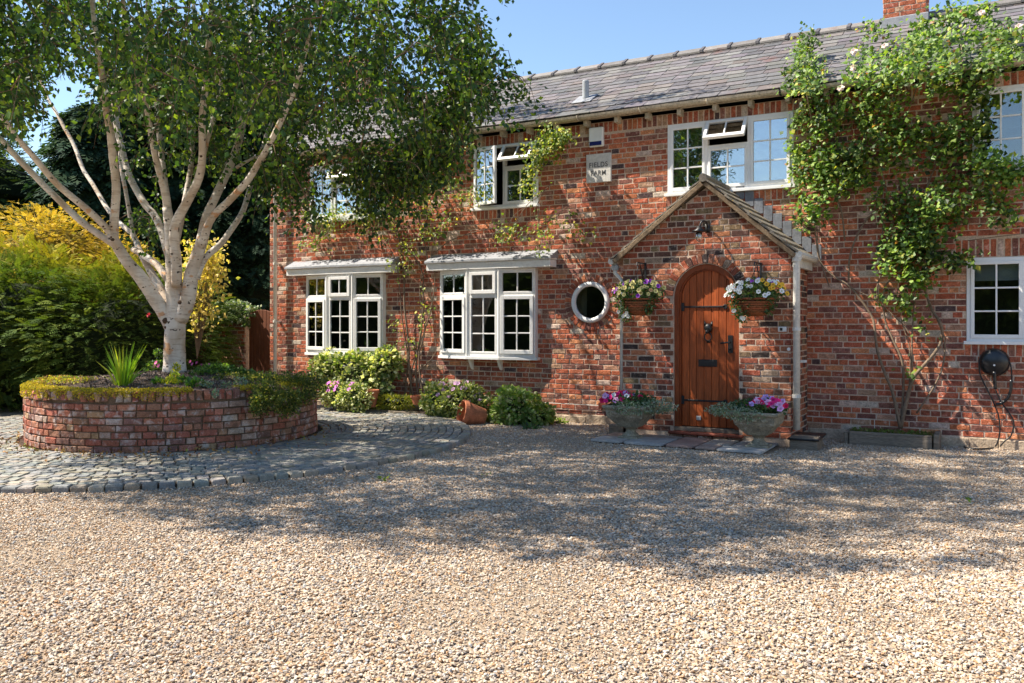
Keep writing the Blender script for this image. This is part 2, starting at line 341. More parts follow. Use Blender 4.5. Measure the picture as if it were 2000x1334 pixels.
def voussoirs(pc, M, cx, cz, r0, r1, a0, a1, n, proud=.012, depth=.03):
    for i in range(n):
        a = a0+(a1-a0)*(i+.5)/n; st = abs(a1-a0)/n*(r0+r1)/2-.010
        # local x radial, local z tangential
        er = Vector((math.cos(a), 0, math.sin(a))); et = Vector((-math.sin(a), 0, math.cos(a)))
        B = Matrix(((er.x, 0, et.x, 0), (0, 1, 0, 0), (er.z, 0, et.z, 0), (0, 0, 0, 1)))
        pc.add(M@Matrix.Translation((cx, -proud-RR.uniform(-.003, .003), cz))@B@Matrix.Translation((r0, 0, -st/2))@Matrix.Diagonal((r1-r0, depth, st, 1)))

# ---------------------------------------------------------------- ground
mb = MB(); mb.add([(-90, -60, 0), (70, -60, 0), (70, 110, 0), (-90, 110, 0)], [(0, 1, 2, 3)])
link('ground', mb.mesh('ground', M_['ground']), kind='structure')
PC = np.array([-9.41, -3.93]); PR = 1.77; RO = 3.85
# loose gravel: real stones scattered on the drive
def gravel():
    mb = MB(); pts = []
    step = .25
    for i in range(-44, 24):
        for j in range(-42, 1):
            x, y = i*step, j*step; q = np.array([[x+step/2, y+step/2, 0.]]); u, v, zc = PROJ(q)
            if zc[0] < 2.6 or not (-160 < u[0] < 2160) : continue
            if zc[0] > 13: continue
            if -4.42 < q[0, 0] < -2.36 and -1.80 < q[0, 1] < -1.0: continue
            if np.hypot(q[0, 0]-PC[0], q[0, 1]-PC[1]) < RO-.15: continue
            mb.add([(x, y, .004), (x+step, y, .004), (x+step, y+step, .004), (x, y+step, .004)], [(0, 1, 2, 3)])
    me = mb.mesh('gravel', M_['stones']); o = link('gravel', me, kind='stuff', label='loose tan and grey gravel covering the drive')
    ng = bpy.data.node_groups.new('gravel', 'GeometryNodeTree'); ng.interface.new_socket('Geometry', in_out='INPUT', socket_type='NodeSocketGeometry'); ng.interface.new_socket('Geometry', in_out='OUTPUT', socket_type='NodeSocketGeometry')
    N, L = ng.nodes, ng.links; gi = N.new('NodeGroupInput'); go = N.new('NodeGroupOutput')
    d = N.new('GeometryNodeDistributePointsOnFaces'); 
    ps = N.new('GeometryNodeInputPosition'); dn = N.new('ShaderNodeTexNoise'); dn.inputs['Scale'].default_value = .55; dn.inputs['Detail'].default_value = 3; L.new(ps.outputs[0], dn.inputs['Vector'])
    dm = N.new('ShaderNodeMapRange'); dm.inputs['From Min'].default_value = .35; dm.inputs['From Max'].default_value = .62; dm.inputs['To Min'].default_value = 3200; dm.inputs['To Max'].default_value = 7800; L.new(dn.outputs['Fac'], dm.inputs['Value']); L.new(dm.outputs[0], d.inputs['Density'])
    sm2 = N.new('ShaderNodeMapRange'); sm2.inputs['From Min'].default_value = .35; sm2.inputs['From Max'].default_value = .62; sm2.inputs['To Min'].default_value = .74; sm2.inputs['To Max'].default_value = 1.12; L.new(dn.outputs['Fac'], sm2.inputs['Value'])
    d.inputs['Seed'].default_value = 3; L.new(gi.outputs[0], d.inputs['Mesh'])
    join = N.new('GeometryNodeJoinGeometry')
    for k in range(6):
        ico = N.new('GeometryNodeMeshIcoSphere'); ico.inputs['Radius'].default_value = .0072; ico.inputs['Subdivisions'].default_value = 1
        sp = N.new('GeometryNodeSetPosition'); nz = N.new('ShaderNodeTexNoise'); nz.noise_dimensions = '4D'; nz.inputs['W'].default_value = k*3.7; nz.inputs['Scale'].default_value = 60; nz.normalize = False
        vm = N.new('ShaderNodeVectorMath'); vm.operation = 'SCALE'; vm.inputs['Scale'].default_value = .0075
        L.new(nz.outputs['Color'], vm.inputs[0]); L.new(vm.outputs[0], sp.inputs['Offset']); L.new(ico.outputs[0], sp.inputs['Geometry'])
        tr = N.new('GeometryNodeTransform'); tr.inputs['Scale'].default_value = (1.15+.15*(k % 3), .95, .55+.1*(k % 2)); L.new(sp.outputs[0], tr.inputs[0])
        sm = N.new('GeometryNodeSetMaterial'); sm.inputs['Material'].default_value = M_['stones']; L.new(tr.outputs[0], sm.inputs[0])
        gt = N.new('GeometryNodeGeometryToInstance'); L.new(sm.outputs[0], gt.inputs[0]); L.new(gt.outputs[0], join.inputs[0])
    ip = N.new('GeometryNodeInstanceOnPoints'); ip.inputs['Pick Instance'].default_value = True; L.new(d.outputs['Points'], ip.inputs['Points']); L.new(join.outputs[0], ip.inputs['Instance'])
    rv = N.new('FunctionNodeRandomValue'); rv.data_type = 'FLOAT_VECTOR'; rv.inputs[0].default_value = (-.5, -.5, 0); rv.inputs[1].default_value = (.5, .5, 6.28)
    L.new(rv.outputs[0], ip.inputs['Rotation'])
    rs = N.new('FunctionNodeRandomValue'); rs.data_type = 'FLOAT'; rs.inputs[2].default_value = .45; rs.inputs[3].default_value = 1.35; rs.inputs['Seed'].default_value = 5
    mm = N.new('ShaderNodeMath'); mm.operation = 'MULTIPLY'; L.new(rs.outputs[1], mm.inputs[0]); L.new(sm2.outputs[0], mm.inputs[1]); L.new(mm.outputs[0], ip.inputs['Scale'])
    tr = N.new('GeometryNodeTranslateInstances'); rz = N.new('FunctionNodeRandomValue'); rz.data_type = 'FLOAT_VECTOR'; rz.inputs[0].default_value = (0, 0, -.002); rz.inputs[1].default_value = (0, 0, .009); rz.inputs['Seed'].default_value = 9
    L.new(ip.outputs[0], tr.inputs[0]); L.new(rz.outputs[0], tr.inputs['Translation'])
    L.new(tr.outputs[0], go.inputs[0])
    md = o.modifiers.new('scatter', 'NODES'); md.node_group = ng
gravel()

# ring of granite setts round the planter
mb = MB(); mb.lathe([(RO-.03, -.02), (RO-.03, .038), (1.0, .042)], c=(PC[0], PC[1], 0), n=96)
ring = link('path', mb.mesh('path', M_['joint']), kind='structure', label='circular apron of worn granite setts round the brick planter')
SET_C = [(.27, .26, .225, 4), (.21, .22, .205, 3), (.33, .30, .24, 3), (.16, .17, .17, 2), (.26, .225, .175, 2)]
pc = Pieces(palette(SET_C, 30, fn=slab_variant, jt=.05, dome=1))
r = RO
k = 0
while r-.13 > PR-.02:
    wd = .125 if k == 0 else .104+RR.uniform(-.004, .004)
    ln = .145 if k == 0 else .125; n = int(2*PI*(r-wd/2)/ln); a0 = RR.random()*6
    for i in range(n):
        a = a0+2*PI*i/n; q = PC+np.array([math.cos(a), math.sin(a)])*(r-wd/2)
        l2 = ln-.010+RR.uniform(-.012, .006)
        M = Matrix.Translation((q[0], q[1], RR.uniform(-.004, .006)))@Matrix.Rotation(a+PI/2+RR.uniform(-.05, .05), 4, 'Z')@Matrix.Rotation(RR.uniform(-.03, .03), 4, 'X')@Matrix.Translation((-l2/2, -(wd-.010)/2, 0))@Matrix.Diagonal((l2, wd-.011, .060, 1))
        pc.add(M)
    r -= wd; k += 1
pc.build(ring, 'sett', 'far_setts', M_['sett'], 300, score=lambda c, u, v: 0 if (v < 862 and u < 640) else 1)

# flagstones before the door
flag = MB(); flag.box(-4.42, -2.34, -1.80, -1.02, -.02, .024)
pav = link('pavement', flag.mesh('pavement', M_['joint']), kind='structure', label='strip of mixed grey and pink flagstones before the arched door')
fl = [(-4.45, -4.03, -1.82, -1.42, (.42, .40, .37)), (-4.45, -4.03, -1.40, -1.0, (.36, .27, .22)), (-4.01, -3.50, -1.83, -1.25, (.40, .39, .37)), (-4.01, -3.50, -1.23, -1.0, (.33, .27, .22)),
      (-3.48, -3.12, -1.81, -1.0, (.38, .25, .2)), (-3.10, -2.78, -1.50, -1.0, (.42, .37, .32)), (-3.10, -2.86, -1.82, -1.52, (.36, .26, .21)), (-2.84, -2.32, -1.85, -1.52, (.44, .42, .39)), (-2.76, -2.32, -1.50, -1.0, (.40, .39, .38))]
for x0, x1, y0, y1, t in fl:
    V, F, t = slab_variant(t, jt=.012, dome=1); q = MB(); q.add(V*np.array([x1-x0, y1-y0, .026])+np.array([x0, y0, .020]), F, t); link('slab', q.mesh('slab', M_['flag']), pav)

# ---------------------------------------------------------------- the farmhouse
XL, XR = -11.70, 3.2; EZ = 4.44
house = thing('farmhouse', (-5, 0, 0), 'long red brick farmhouse with slate roof, white windows and a gabled brick porch', 'house')
WIN = dict(UL=(-10.72, -9.05, 3.30, 4.28), UM=(-7.28, -6.12, 3.30, 4.28), UR=(-4.06, -2.34, 3.30, 4.28), UF=(-.27, 1.45, 3.30, 4.28), LR=(-.33, 1.45, 1.27, 2.27))
BAY = dict(B1=(-10.74, -9.03, .97, 2.33), B2=(-7.87, -6.13, .97, 2.33))
RW = (-5.25, 1.80, .285)      # round window centre and radius of its hole
holes = list(WIN.values())+list(BAY.values())
PX0, PX1, PYF = -4.33, -2.17, -1.0
def wall_sheet(mb, rects, x0, x1, z0, z1, y, th):
    xs = sorted(set([x0, x1]+[r[0] for r in rects]+[r[1] for r in rects])); zs = sorted(set([z0, z1]+[r[2] for r in rects]+[r[3] for r in rects]))
    for i in range(len(xs)-1):
        for j in range(len(zs)-1):
            cx, cz = (xs[i]+xs[i+1])/2, (zs[j]+zs[j+1])/2
            if any(r[0] < cx < r[1] and r[2] < cz < r[3] for r in rects): continue
            mb.add([(xs[i], y, zs[j]), (xs[i+1], y, zs[j]), (xs[i+1], y, zs[j+1]), (xs[i], y, zs[j+1])], [(0, 1, 2, 3)])
            mb.add([(xs[i], y+th, zs[j]), (xs[i+1], y+th, zs[j]), (xs[i+1], y+th, zs[j+1]), (xs[i], y+th, zs[j+1])], [(3, 2, 1, 0)])
    for a, b_, c_, d in rects:
        for q in ([(a, y, c_), (a, y, d), (a, y+th, d), (a, y+th, c_)], [(b_, y, d), (b_, y, c_), (b_, y+th, c_), (b_, y+th, d)], [(a, y, d), (b_, y, d), (b_, y+th, d), (a, y+th, d)], [(b_, y, c_), (a, y, c_), (a, y+th, c_), (b_, y+th, c_)]):
            mb.add(q, [(0, 1, 2, 3)])
mb = MB(); sq = .40
rwr = (RW[0]-sq, RW[0]+sq, RW[1]-sq, RW[1]+sq)
wall_sheet(mb, holes+[rwr], XL, XR, -.1, EZ, 0, .28)
# infill between the square gap and the round hole
nseg = 32; ang = [2*PI*i/nseg for i in range(nseg)]
def sqp(a):
    c_, s_ = math.cos(a), math.sin(a); k = sq/max(abs(c_), abs(s_)); return RW[0]+c_*k, RW[1]+s_*k
for i in range(nseg):
    a, b_ = ang[i], ang[(i+1) % nseg]; p0, p1 = sqp(a), sqp(b_); r_ = RW[2]
    q0, q1 = (RW[0]+r_*math.cos(a), RW[1]+r_*math.sin(a)), (RW[0]+r_*math.cos(b_), RW[1]+r_*math.sin(b_))
    mb.add([(p0[0], 0, p0[1]), (q0[0], 0, q0[1]), (q1[0], 0, q1[1]), (p1[0], 0, p1[1]), (q0[0], .28, q0[1]), (q1[0], .28, q1[1])], [(0, 3, 2, 1), (1, 2, 5, 4)])
mb.box(XL, XL+.25, .28, 4.4, -.1, EZ); mb.box(XR-.25, XR, .28, 4.4, -.1, EZ); mb.box(XL, XR, 4.4, 4.6, -.1, EZ)
mb.prism([(0, 0), (1, 0), (.5, 1)], 0, 1, M=Matrix(((0, .22, 0, XL), (4.6, 0, 0, 0), (0, 0, 1.40, EZ), (0, 0, 0, 1))))   # gable
wall = link('wall', mb.mesh('wall', M_['mortar']), house)
# rooms behind the glass
mb = MB(); mb.box(XL+.26, XR-.26, 3.2, 3.3, 0, EZ); mb.box(XL+.26, XR-.26, .29, 3.2, 2.62, 2.80); mb.box(XL+.26, XR-.26, .29, 3.2, 4.42, 4.50); mb.box(XL+.26, XR-.26, .29, 3.2, .01, .05)
for x in (-8.4, -5.9, -4.6, -1.2): mb.box(x, x+.1, .30, 3.19, .06, 4.41)
link('room', mb.mesh('room', M_['interior']), house)

bw = Pieces(palette(HOUSE_B, 60))
def cut_main(z):
    iv = []
    for a, b_, c_, d in holes:
        if c_-.01 < z < d+.01: iv.append((a-XL-.004, b_-XL+.004))
    for n_, (a, b_, c_, d) in WIN.items():      # soldier course below the upper sills, flat arch above the lower window
        if n_ != 'LR' and c_-.17 < z < c_: iv.append((a-XL-.02, b_-XL+.02))
        if n_ == 'LR' and d < z < d+.225: iv.append((a-XL-.12, b_-XL+.12))
        if n_ == 'LR' and c_-.15 < z < c_: iv.append((a-XL-.02, b_-XL+.02))
    dz = z-RW[1]; ro = .42
    if abs(dz) < ro: h = math.sqrt(ro*ro-dz*dz); iv.append((RW[0]-h-XL, RW[0]+h-XL))
    if z < 2.35: iv.append((PX0-XL+.02, PX1-XL-.02))
    return iv
MW = Matrix.Translation((XL, 0, 0))
lay(bw, MW, XR-XL, .135, 4.27, cut_main)
soldiers(bw, MW, 0, XR-XL, 4.285, 4.435)
for n_, (a, b_, c_, d) in WIN.items():
    soldiers(bw, MW, a-XL-.02, b_-XL+.02, c_-.165, c_-.03)
soldiers(bw, MW, -.45-XL, 1.55-XL, 2.28, 2.49)
voussoirs(bw, MW, RW[0]-XL, RW[1], .31, .415, 0, 2*PI, 32)
bw.build(wall, 'brick', 'brickwork', M_['brick'], 300, score=lambda c, u, v: (0.05 if (c[2] > 2.9 and u > 1580) else 1)*(0 if (PX0-.05 < c[0] < PX1+.75 and c[2] < 3.2 and c[0] < PX1+.05) else 1))
mb = MB()
x = XL
while x < XR:      # rough rendered plinth
    l_ = RR.uniform(.3, .7); h = RR.uniform(.10, .14)
    if not (PX0-.02 < x+l_/2 < PX1+.02): mb.box(x, x+l_-.004, -.018-RR.uniform(0, .014), .0, -.02, h)
    x += l_
link('plinth', mb.mesh('plinth', M_['render']), wall, bevel=.008)

# windows ----------------------------------------------------------------
def sash(mb, panes, M, x0, x1, z0, z1, rail=.05, nx=2, nz=3, y0=-.045, y1=.0, bar=.020):
    mb.box(x0, x0+rail, y0, y1, z0, z1, M); mb.box(x1-rail, x1, y0, y1, z0, z1, M)
    mb.box(x0+rail, x1-rail, y0, y1, z0, z0+rail*1.15, M); mb.box(x0+rail, x1-rail, y0, y1, z1-rail, z1, M)
    a, b_, c_, d = x0+rail, x1-rail, z0+rail*1.15, z1-rail
    for i in range(1, nx):
        x = a+(b_-a)*i/nx; mb.box(x-bar/2, x+bar/2, y0+.010, y1-.008, c_, d, M)
    for j in range(1, nz):
        z = c_+(d-c_)*j/nz
        for i in range(nx):
            xa = a+(b_-a)*i/nx+(bar/2 if i else 0); xb = a+(b_-a)*(i+1)/nx-(bar/2 if i < nx-1 else 0); mb.box(xa, xb, y0+.012, y1-.009, z-bar/2, z+bar/2, M)
    for i in range(nx):
        for j in range(nz):
            xa, xb = a+(b_-a)*i/nx+(bar/2 if i else -.004), a+(b_-a)*(i+1)/nx-(bar/2 if i < nx-1 else -.004)
            za, zb = c_+(d-c_)*j/nz+(bar/2 if j else -.004), c_+(d-c_)*(j+1)/nz-(bar/2 if j < nz-1 else -.004)
            tl = Matrix.Rotation(RR.uniform(-.004, .004), 4, 'Z')@Matrix.Rotation(RR.uniform(-.004, .004), 4, 'X'); cx, cz = (xa+xb)/2, (za+zb)/2
            q = MB(); q.box(xa-cx, xb-cx, -.002, .002, za-cz, zb-cz, M@Matrix.Translation((cx, (y0+y1)/2, cz))@tl); panes.append(q)
def window(rect, lights, wmat=M_['white'], gm=M_['glass_up'], yf=-.012, opens=True):
    x0, x1, z0, z1 = rect; I = Matrix.Identity(4); T = Matrix.Translation
    mb = MB(); panes = []; fr = .045; ya, yb = yf, yf+.07
    mb.box(x0, x0+fr, ya, yb, z0, z1); mb.box(x1-fr, x1, ya, yb, z0, z1); mb.box(x0+fr, x1-fr, ya, yb, z0, z0+fr); mb.box(x0+fr, x1-fr, ya, yb, z1-fr, z1)
    xs = [x0+fr]+[a for a, _ in lights[1:]]+[x1-fr]
    subs = []
    for k, (a, typ) in enumerate(lights):
        b_ = lights[k+1][0] if k < len(lights)-1 else x1-fr; a = xs[k]
        if k: mb.box(a-.022, a+.022, ya-.002, yb, z0+fr, z1-fr)
        aa = a+(.022 if k else 0); bb = b_-(.022 if k < len(lights)-1 else 0); zl, zh = z0+fr, z1-fr
        Mw = T((0, ya+.03, 0))
        if typ == 'fixed': sash(mb, panes, Mw, aa, bb, zl, zh, .038, 2, 3)
        elif typ == 'fold':      # casement swung open on its left side
            q = MB(); pp = []; Ms = T((aa, ya-.002, 0))@Matrix.Rotation(-.30, 4, 'Z')
            sash(q, pp, Ms, 0, bb-aa, zl, zh, .045, 2, 3); subs.append((q, pp))
        elif typ == 'top':       # fixed lower light, top light hung open
            zm = zl+(zh-zl)*.64; mb.box(aa, bb, ya, yb, zm-.02, zm+.02); sash(mb, panes, Mw, aa, bb, zl, zm-.02, .036, 2, 2)
            q = MB(); pp = []; hh = zh-zm-.02+.03; Ms = T((0, ya-.006, zh+.008))@Matrix.Rotation(.62, 4, 'X')
            # hinged along its upper edge: bottom swings outwards
            Ms = T((0, ya-.006, zh+.008))@Matrix.Rotation(-.62, 4, 'X')
            sash(q, pp, Ms, aa-.012, bb+.012, -hh, 0, .045, 2, 1); subs.append((q, pp))
    mb.box(x0-.03, x1+.03, yf-.055, yf-.001, z0-.030, z0+.010); mb.box(x0-.03, x1+.03, yf+.0, .05, z0-.030, z0-.002)
    w_ = link('window', mb.mesh('window', wmat), house, bevel=.003)
    for q in panes: link('pane', q.mesh('pane', gm), w_)
    for q, pp in subs:
        link('sash', q.mesh('sash', wmat), w_, bevel=.003)
        for p in pp: link('pane', p.mesh('pane', gm), w_)
    return w_
r_ = WIN['UR']; window(r_, [(r_[0], 'fixed'), (-3.50, 'top'), (-2.92, 'fixed')])
r_ = WIN['UM']; window(r_, [(r_[0], 'fold'), (-6.72, 'top')])
r_ = WIN['UL']; window(r_, [(r_[0], 'fixed'), (-10.17, 'top'), (-9.60, 'fixed')])
r_ = WIN['UF']; window(r_, [(r_[0], 'fixed'), (.30, 'fixed'), (.88, 'fixed')], gm=M_['glass'])
r_ = WIN['LR']; window(r_, [(r_[0], 'fixed'), (.27, 'fixed'), (.86, 'fixed')], gm=M_['glass'])
# curtain and blind inside
mb = MB(); xs = np.linspace(-4.0, -3.80, 21); V = [(x, .16+.02*math.sin(i*1.9), z) for z in (3.34, 4.26) for i, x in enumerate(xs)]
mb.add(V, [(i, i+1, 22+i, 21+i) for i in range(20)]); link('curtain', mb.mesh('curtain', M_['curtain'], True), house)
mb = MB(); mb.box(-.30, 1.4, .12, .125, 2.0, 2.25); link('blind', mb.mesh('blind', M_['blind']), house)
mb = MB()
for x in (-5.62, -5.12): mb.box(x, x+.10, .45, .47, 1.4, 2.2)
link('curtain', mb.mesh('curtain', M_['curtain']), house)

# bays
def bay(rect):
    x0, x1, z0, z1 = rect; mb = MB(); panes = []; W_ = x1-x0; T = Matrix.Translation
    P = [(x0, -.065), (x0+W_/3, -.165), (x1-W_/3, -.165), (x1, -.065)]
    zt = .36
    for k in range(3):
        a, b_ = np.array(P[k]), np.array(P[k+1]); L_ = np.linalg.norm(b_-a); an = math.atan2(b_[1]-a[1], b_[0]-a[0])
        M = T((a[0], a[1], 0))@Matrix.Rotation(an, 4, 'Z')
        p = .028 if k != 1 else .05
        mb.box(0, p, -.02, .05, z0, z1, M); mb.box(L_-p, L_, -.02, .05, z0, z1, M); mb.box(p, L_-p, -.02, .05, z0, z0+.05, M); mb.box(p, L_-p, -.02, .05, z1-.04, z1, M)
        zm = z1-.04-zt; mb.box(p, L_-p, -.02, .05, zm-.02, zm+.02, M); Ms = M@T((0, .01, 0))
        if k == 1:
            sash(mb, panes, Ms@T((0, -.012, 0)), p+.004, L_-p-.004, zm+.02, z1-.04, .05, 2, 1); sash(mb, panes, Ms@T((0, .012, 0)), p, L_-p, z0+.05, zm-.02, .025, 2, 3)
        else:
            sash(mb, panes, Ms@T((0, .012, 0)), p, L_-p, zm+.02, z1-.04, .025, 2, 1); sash(mb, panes, Ms@T((0, -.012, 0)), p+.004, L_-p-.004, z0+.05, zm-.02, .052, 2, 3)
    # returns, sill board, post covers
    mb.box(x0, x0+.02, -.060, .05, z0, z1); mb.box(x1-.02, x1, -.060, .05, z0, z1)
    sp = [(x0-.04, -.085), (x0+W_/3-.01, -.215), (x1-W_/3+.01, -.215), (x1+.04, -.085), (x1+.045, .02), (x0-.045, .02)]
    n = 6; V = [(x, y, z0-.045) for x, y in sp]+[(x, y, z0-.002) for x, y in sp]
    mb.add(V, [tuple(range(5, -1, -1)), tuple(range(6, 12))]+[(i, (i+1) % n, n+(i+1) % n, n+i) for i in range(n)])
    for k in (1, 2): mb.tube([(P[k][0], P[k][1]-.012, z0), (P[k][0], P[k][1]-.012, z1)], .028, 8)
    b_ = link('window', mb.mesh('bay_window', M_['bay_white']), house, bevel=.003)
    for q in panes: link('pane', q.mesh('pane', M_['glass']), b_)
    q = MB()
    for x in (x0+W_/3-.03, x0+W_*.62):
        q.prism([(x, 0), (x+.045, 0), (x+.045, 1), (x, 1)], 0, 1, M=Matrix(((1, 0, 0, 0), (0, .0, .0, 0), (0, 0, 0, 0), (0, 0, 0, 1)))) if False else None
        V = [(x, .0, z0-.22), (x, .0, z0-.046), (x, -.12, z0-.046), (x, -.10, z0-.09), (x, -.03, z0-.2)]; V2 = [(x+.045, y, z) for _, y, z in V]
        q = MB(); q.add(V+V2, [(0, 1, 2, 3, 4), (9, 8, 7, 6, 5)]+[((i+1) % 5, i, 5+i, 5+(i+1) % 5) for i in range(5)]); link('sill_bracket', q.mesh('sill_bracket', M_['bay_white']), b_, bevel=.003)
    return b_
for r_ in BAY.values(): bay(r_)
def canopy(x0, x1, d=.215):
    mb = MB(); mb.box(x0+.01, x1-.01, -d, -.001, 2.335, 2.44); mb.box(x0, x1, -d-.018, -.001, 2.445, 2.475)
    c = link('bay_canopy', mb.mesh('bay_canopy', M_['bay_white']), house, bevel=.004)
    mb = MB(); n = 14; V = []
    for i in range(n+1):
        x = x0-.01+(x1-x0+.02)*i/n; j = RR.uniform(-.004, .004)
        V += [(x, .0, 2.60+j), (x, -d-.03, 2.485+j), (x, -d-.032, 2.455+j)]
    mb.add(V, [(3*i+k, 3*i+k+1, 3*i+4+k, 3*i+3+k) for i in range(n) for k in range(2)])
    mb.add([(x0-.01, 0, 2.60), (x0-.01, -d-.03, 2.485), (x0-.01, -d-.032, 2.455), (x0-.01, 0, 2.48)], [(0, 3, 2, 1)]); mb.add([(x1+.01, 0, 2.60), (x1+.01, -d-.03, 2.485), (x1+.01, -d-.032, 2.455), (x1+.01, 0, 2.48)], [(0, 1, 2, 3)])
    link('lead_flashing', mb.mesh('lead_flashing', M_['lead']), c)
canopy(-11.10, -8.75); canopy(-8.06, -5.80)
# round window
mb = MB(); n = 40; prof = [(.235, .02), (.235, -.02), (.25, -.035), (.295, -.035), (.305, -.02), (.305, .02)]
V = []; F = []
for i in range(n):
    a = 2*PI*i/n
    for r_, y in prof: V.append((RW[0]+r_*math.cos(a), y, RW[1]+r_*math.sin(a)))
for i in range(n):
    for k in range(5): F.append((i*6+k, i*6+k+1, ((i+1) % n)*6+k+1, ((i+1) % n)*6+k))
mb.add(V, F); rw = link('window', mb.mesh('round_window', M_['white'], True), house)
mb = MB(); mb.add([(RW[0]+.24*math.cos(2*PI*i/n), -.005, RW[1]+.24*math.sin(2*PI*i/n)) for i in range(n)], [tuple(range(n))]); link('pane', mb.mesh('pane', M_['glass']), rw)

# roof --------------------------------------------------------------------
E0 = (-.23, 4.53); RG = (2.2, 5.93); SLA = math.atan2(RG[1]-E0[1], RG[0]-E0[0]); SLL = math.hypot(RG[1]-E0[1], RG[0]-E0[0])
RX0 = XL-.16
mb = MB(); th_ = .05
mb.add([(RX0, E0[0], E0[1]-.02), (XR, E0[0], E0[1]-.02), (XR, RG[0], RG[1]-.02), (RX0, RG[0], RG[1]-.02), (RX0, 4.75, 4.45), (XR, 4.75, 4.45)], [(0, 1, 2, 3), (3, 2, 5, 4)])
mb.add([(RX0, E0[0], E0[1]-.06), (XR, E0[0], E0[1]-.06), (XR, RG[0], RG[1]-.06), (RX0, RG[0], RG[1]-.06)], [(3, 2, 1, 0)])
roof = link('roof', mb.mesh('roof', pmat('roof_felt', (.06, .055, .055), noise=(), bump=())), house)
SL = [(.145, .133, .130, 5), (.120, .112, .115, 4), (.185, .17, .16, 3), (.145, .12, .11, 2.4), (.09, .086, .09, 2.4)]
pc = Pieces(palette(SL, 40, fn=slab_variant, jt=.035)); rows = 14; ex = SLL/rows
MR = Matrix.Translation((RX0, E0[0], E0[1]))@Matrix.Rotation(SLA, 4, 'X')
for k in range(rows):
    x = -RR.uniform(0, .25)-(.13 if k % 2 else 0)
    while x < XR-RX0:
        wd = RR.uniform(.24, .31); a, b_ = max(x, 0), min(x+wd-.005, XR-RX0)
        if b_-a > .05: pc.add(MR@Matrix.Translation((a, k*ex-(.03 if k == 0 else 0)+RR.uniform(-.006, .006), .012+RR.uniform(0, .004)))@Matrix.Rotation(-.052, 4, 'X')@Matrix.Rotation(RR.uniform(-.012, .012), 4, 'Z')@Matrix.Diagonal((b_-a, ex*1.25, .017, 1)))
        x += wd
pc.build(roof, 'slate', 'far_slates', M_['slate'], 300, score=lambda c, u, v: 0 if (u < 930 or u > 1930) else 1)
k = 0; x = RX0
while x < XR:
    q = MB(); l_ = .45
    for s_ in (-1, 1):
        a = (x+.004, RG[0], RG[1]+.075); 
        V = [(x+.002, RG[0], RG[1]+.085), (x+l_-.012, RG[0], RG[1]+.085), (x+l_-.012, RG[0]+s_*.17, RG[1]-.02), (x+.002, RG[0]+s_*.17, RG[1]-.02)]
        V += [(a_, b_-s_*.0, c_-.03) for a_, b_, c_ in V]
        q.add(V, [(0, 3, 2, 1) if s_ > 0 else (0, 1, 2, 3), (4, 5, 6, 7), (0, 1, 5, 4), (2, 3, 7, 6), (1, 2, 6, 5), (3, 0, 4, 7)])
    for s_ in (-1, 1):
        V = [(x-.02, RG[0], RG[1]+.100), (x+.03, RG[0], RG[1]+.100), (x+.03, RG[0]+s_*.18, RG[1]-.005), (x-.02, RG[0]+s_*.18, RG[1]-.005)]; V += [(a_, b_, c_-.04) for a_, b_, c_ in V]
        q.add(V, [(0, 1, 2, 3), (4, 5, 6, 7), (0, 1, 5, 4), (2, 3, 7, 6), (1, 2, 6, 5), (3, 0, 4, 7)], (.09, .085, .09))
    T = q.T; t = RR.uniform(.8, 1.2); q.T = [np.where(np.all(a == 1, axis=1)[:, None], np.array([.19, .175, .16])*t, a) for a in T]
    link('ridge_tile', q.mesh('ridge_tile', M_['slate']), roof); x += l_
# rafter ends, gutter
x = XL+.2
while x < XR:
    q = MB(); q.box(x, x+.055, -.16, .0, 4.375, 4.47); link('rafter_end', q.mesh('rafter_end', M_['cream']), house, bevel=.004); x += .48+RR.uniform(-.02, .02)
mb = MB(); V = []; xs = np.linspace(RX0, XR, 30); n = 7
for i, x in enumerate(xs):
    dz = .006*math.sin(x*1.3)
    for j in range(n):
        a = PI+PI*j/(n-1); V.append((x, -.22+.055*math.cos(a), 4.515+dz+.06*math.sin(a)))
mb.add(V, [(i*n+j, i*n+j+1, (i+1)*n+j+1, (i+1)*n+j) for i in range(len(xs)-1) for j in range(n-1)])
mb.box(RX0, XR, -.16, -.12, 4.46, 4.53)
gut = link('gutter', mb.mesh('gutter', M_['cream'], False), house)
for x in np.arange(XL+.6, XR, .96):
    q = MB(); q.tube([(x, -.22+.062*math.cos(a), 4.515+.066*math.sin(a)) for a in np.linspace(PI, 2*PI, 8)], .012, 5); link('gutter_clip', q.mesh('gutter_clip', M_['black'] if RR.random() < .4 else M_['cream']), gut)
# chimneys
for cx0, cx1, top in ((-1.46, -.90, 7.3), (-11.75, -11.05, 6.9)):
    mb = MB(); y0, y1 = 1.95, 2.5; mb.box(cx0, cx1, y0, y1, 5.7, top)
    ch = link('chimney', mb.mesh('chimney', M_['mortar']), roof)
    pc = Pieces(bw.v)
    lay(pc, Matrix.Translation((cx0, y0, 0)), cx1-cx0, 5.78, top)
    lay(pc, Matrix.Translation((cx1, y0, 0))@Matrix.Rotation(PI/2, 4, 'Z'), y1-y0, 5.78, top)
    lay(pc, Matrix.Translation((cx0, y1, 0))@Matrix.Rotation(-PI/2, 4, 'Z'), y1-y0, 5.78, top)
    pc.build(ch, 'brick', 'brickwork', M_['brick'], 60 if cx0 > -5 else 0)
    q = MB(); q.box(cx0-.04, cx1+.04, y0-.05, y1+.05, 5.72, 5.92); link('flashing', q.mesh('flashing', M_['lead']), ch, bevel=.01)
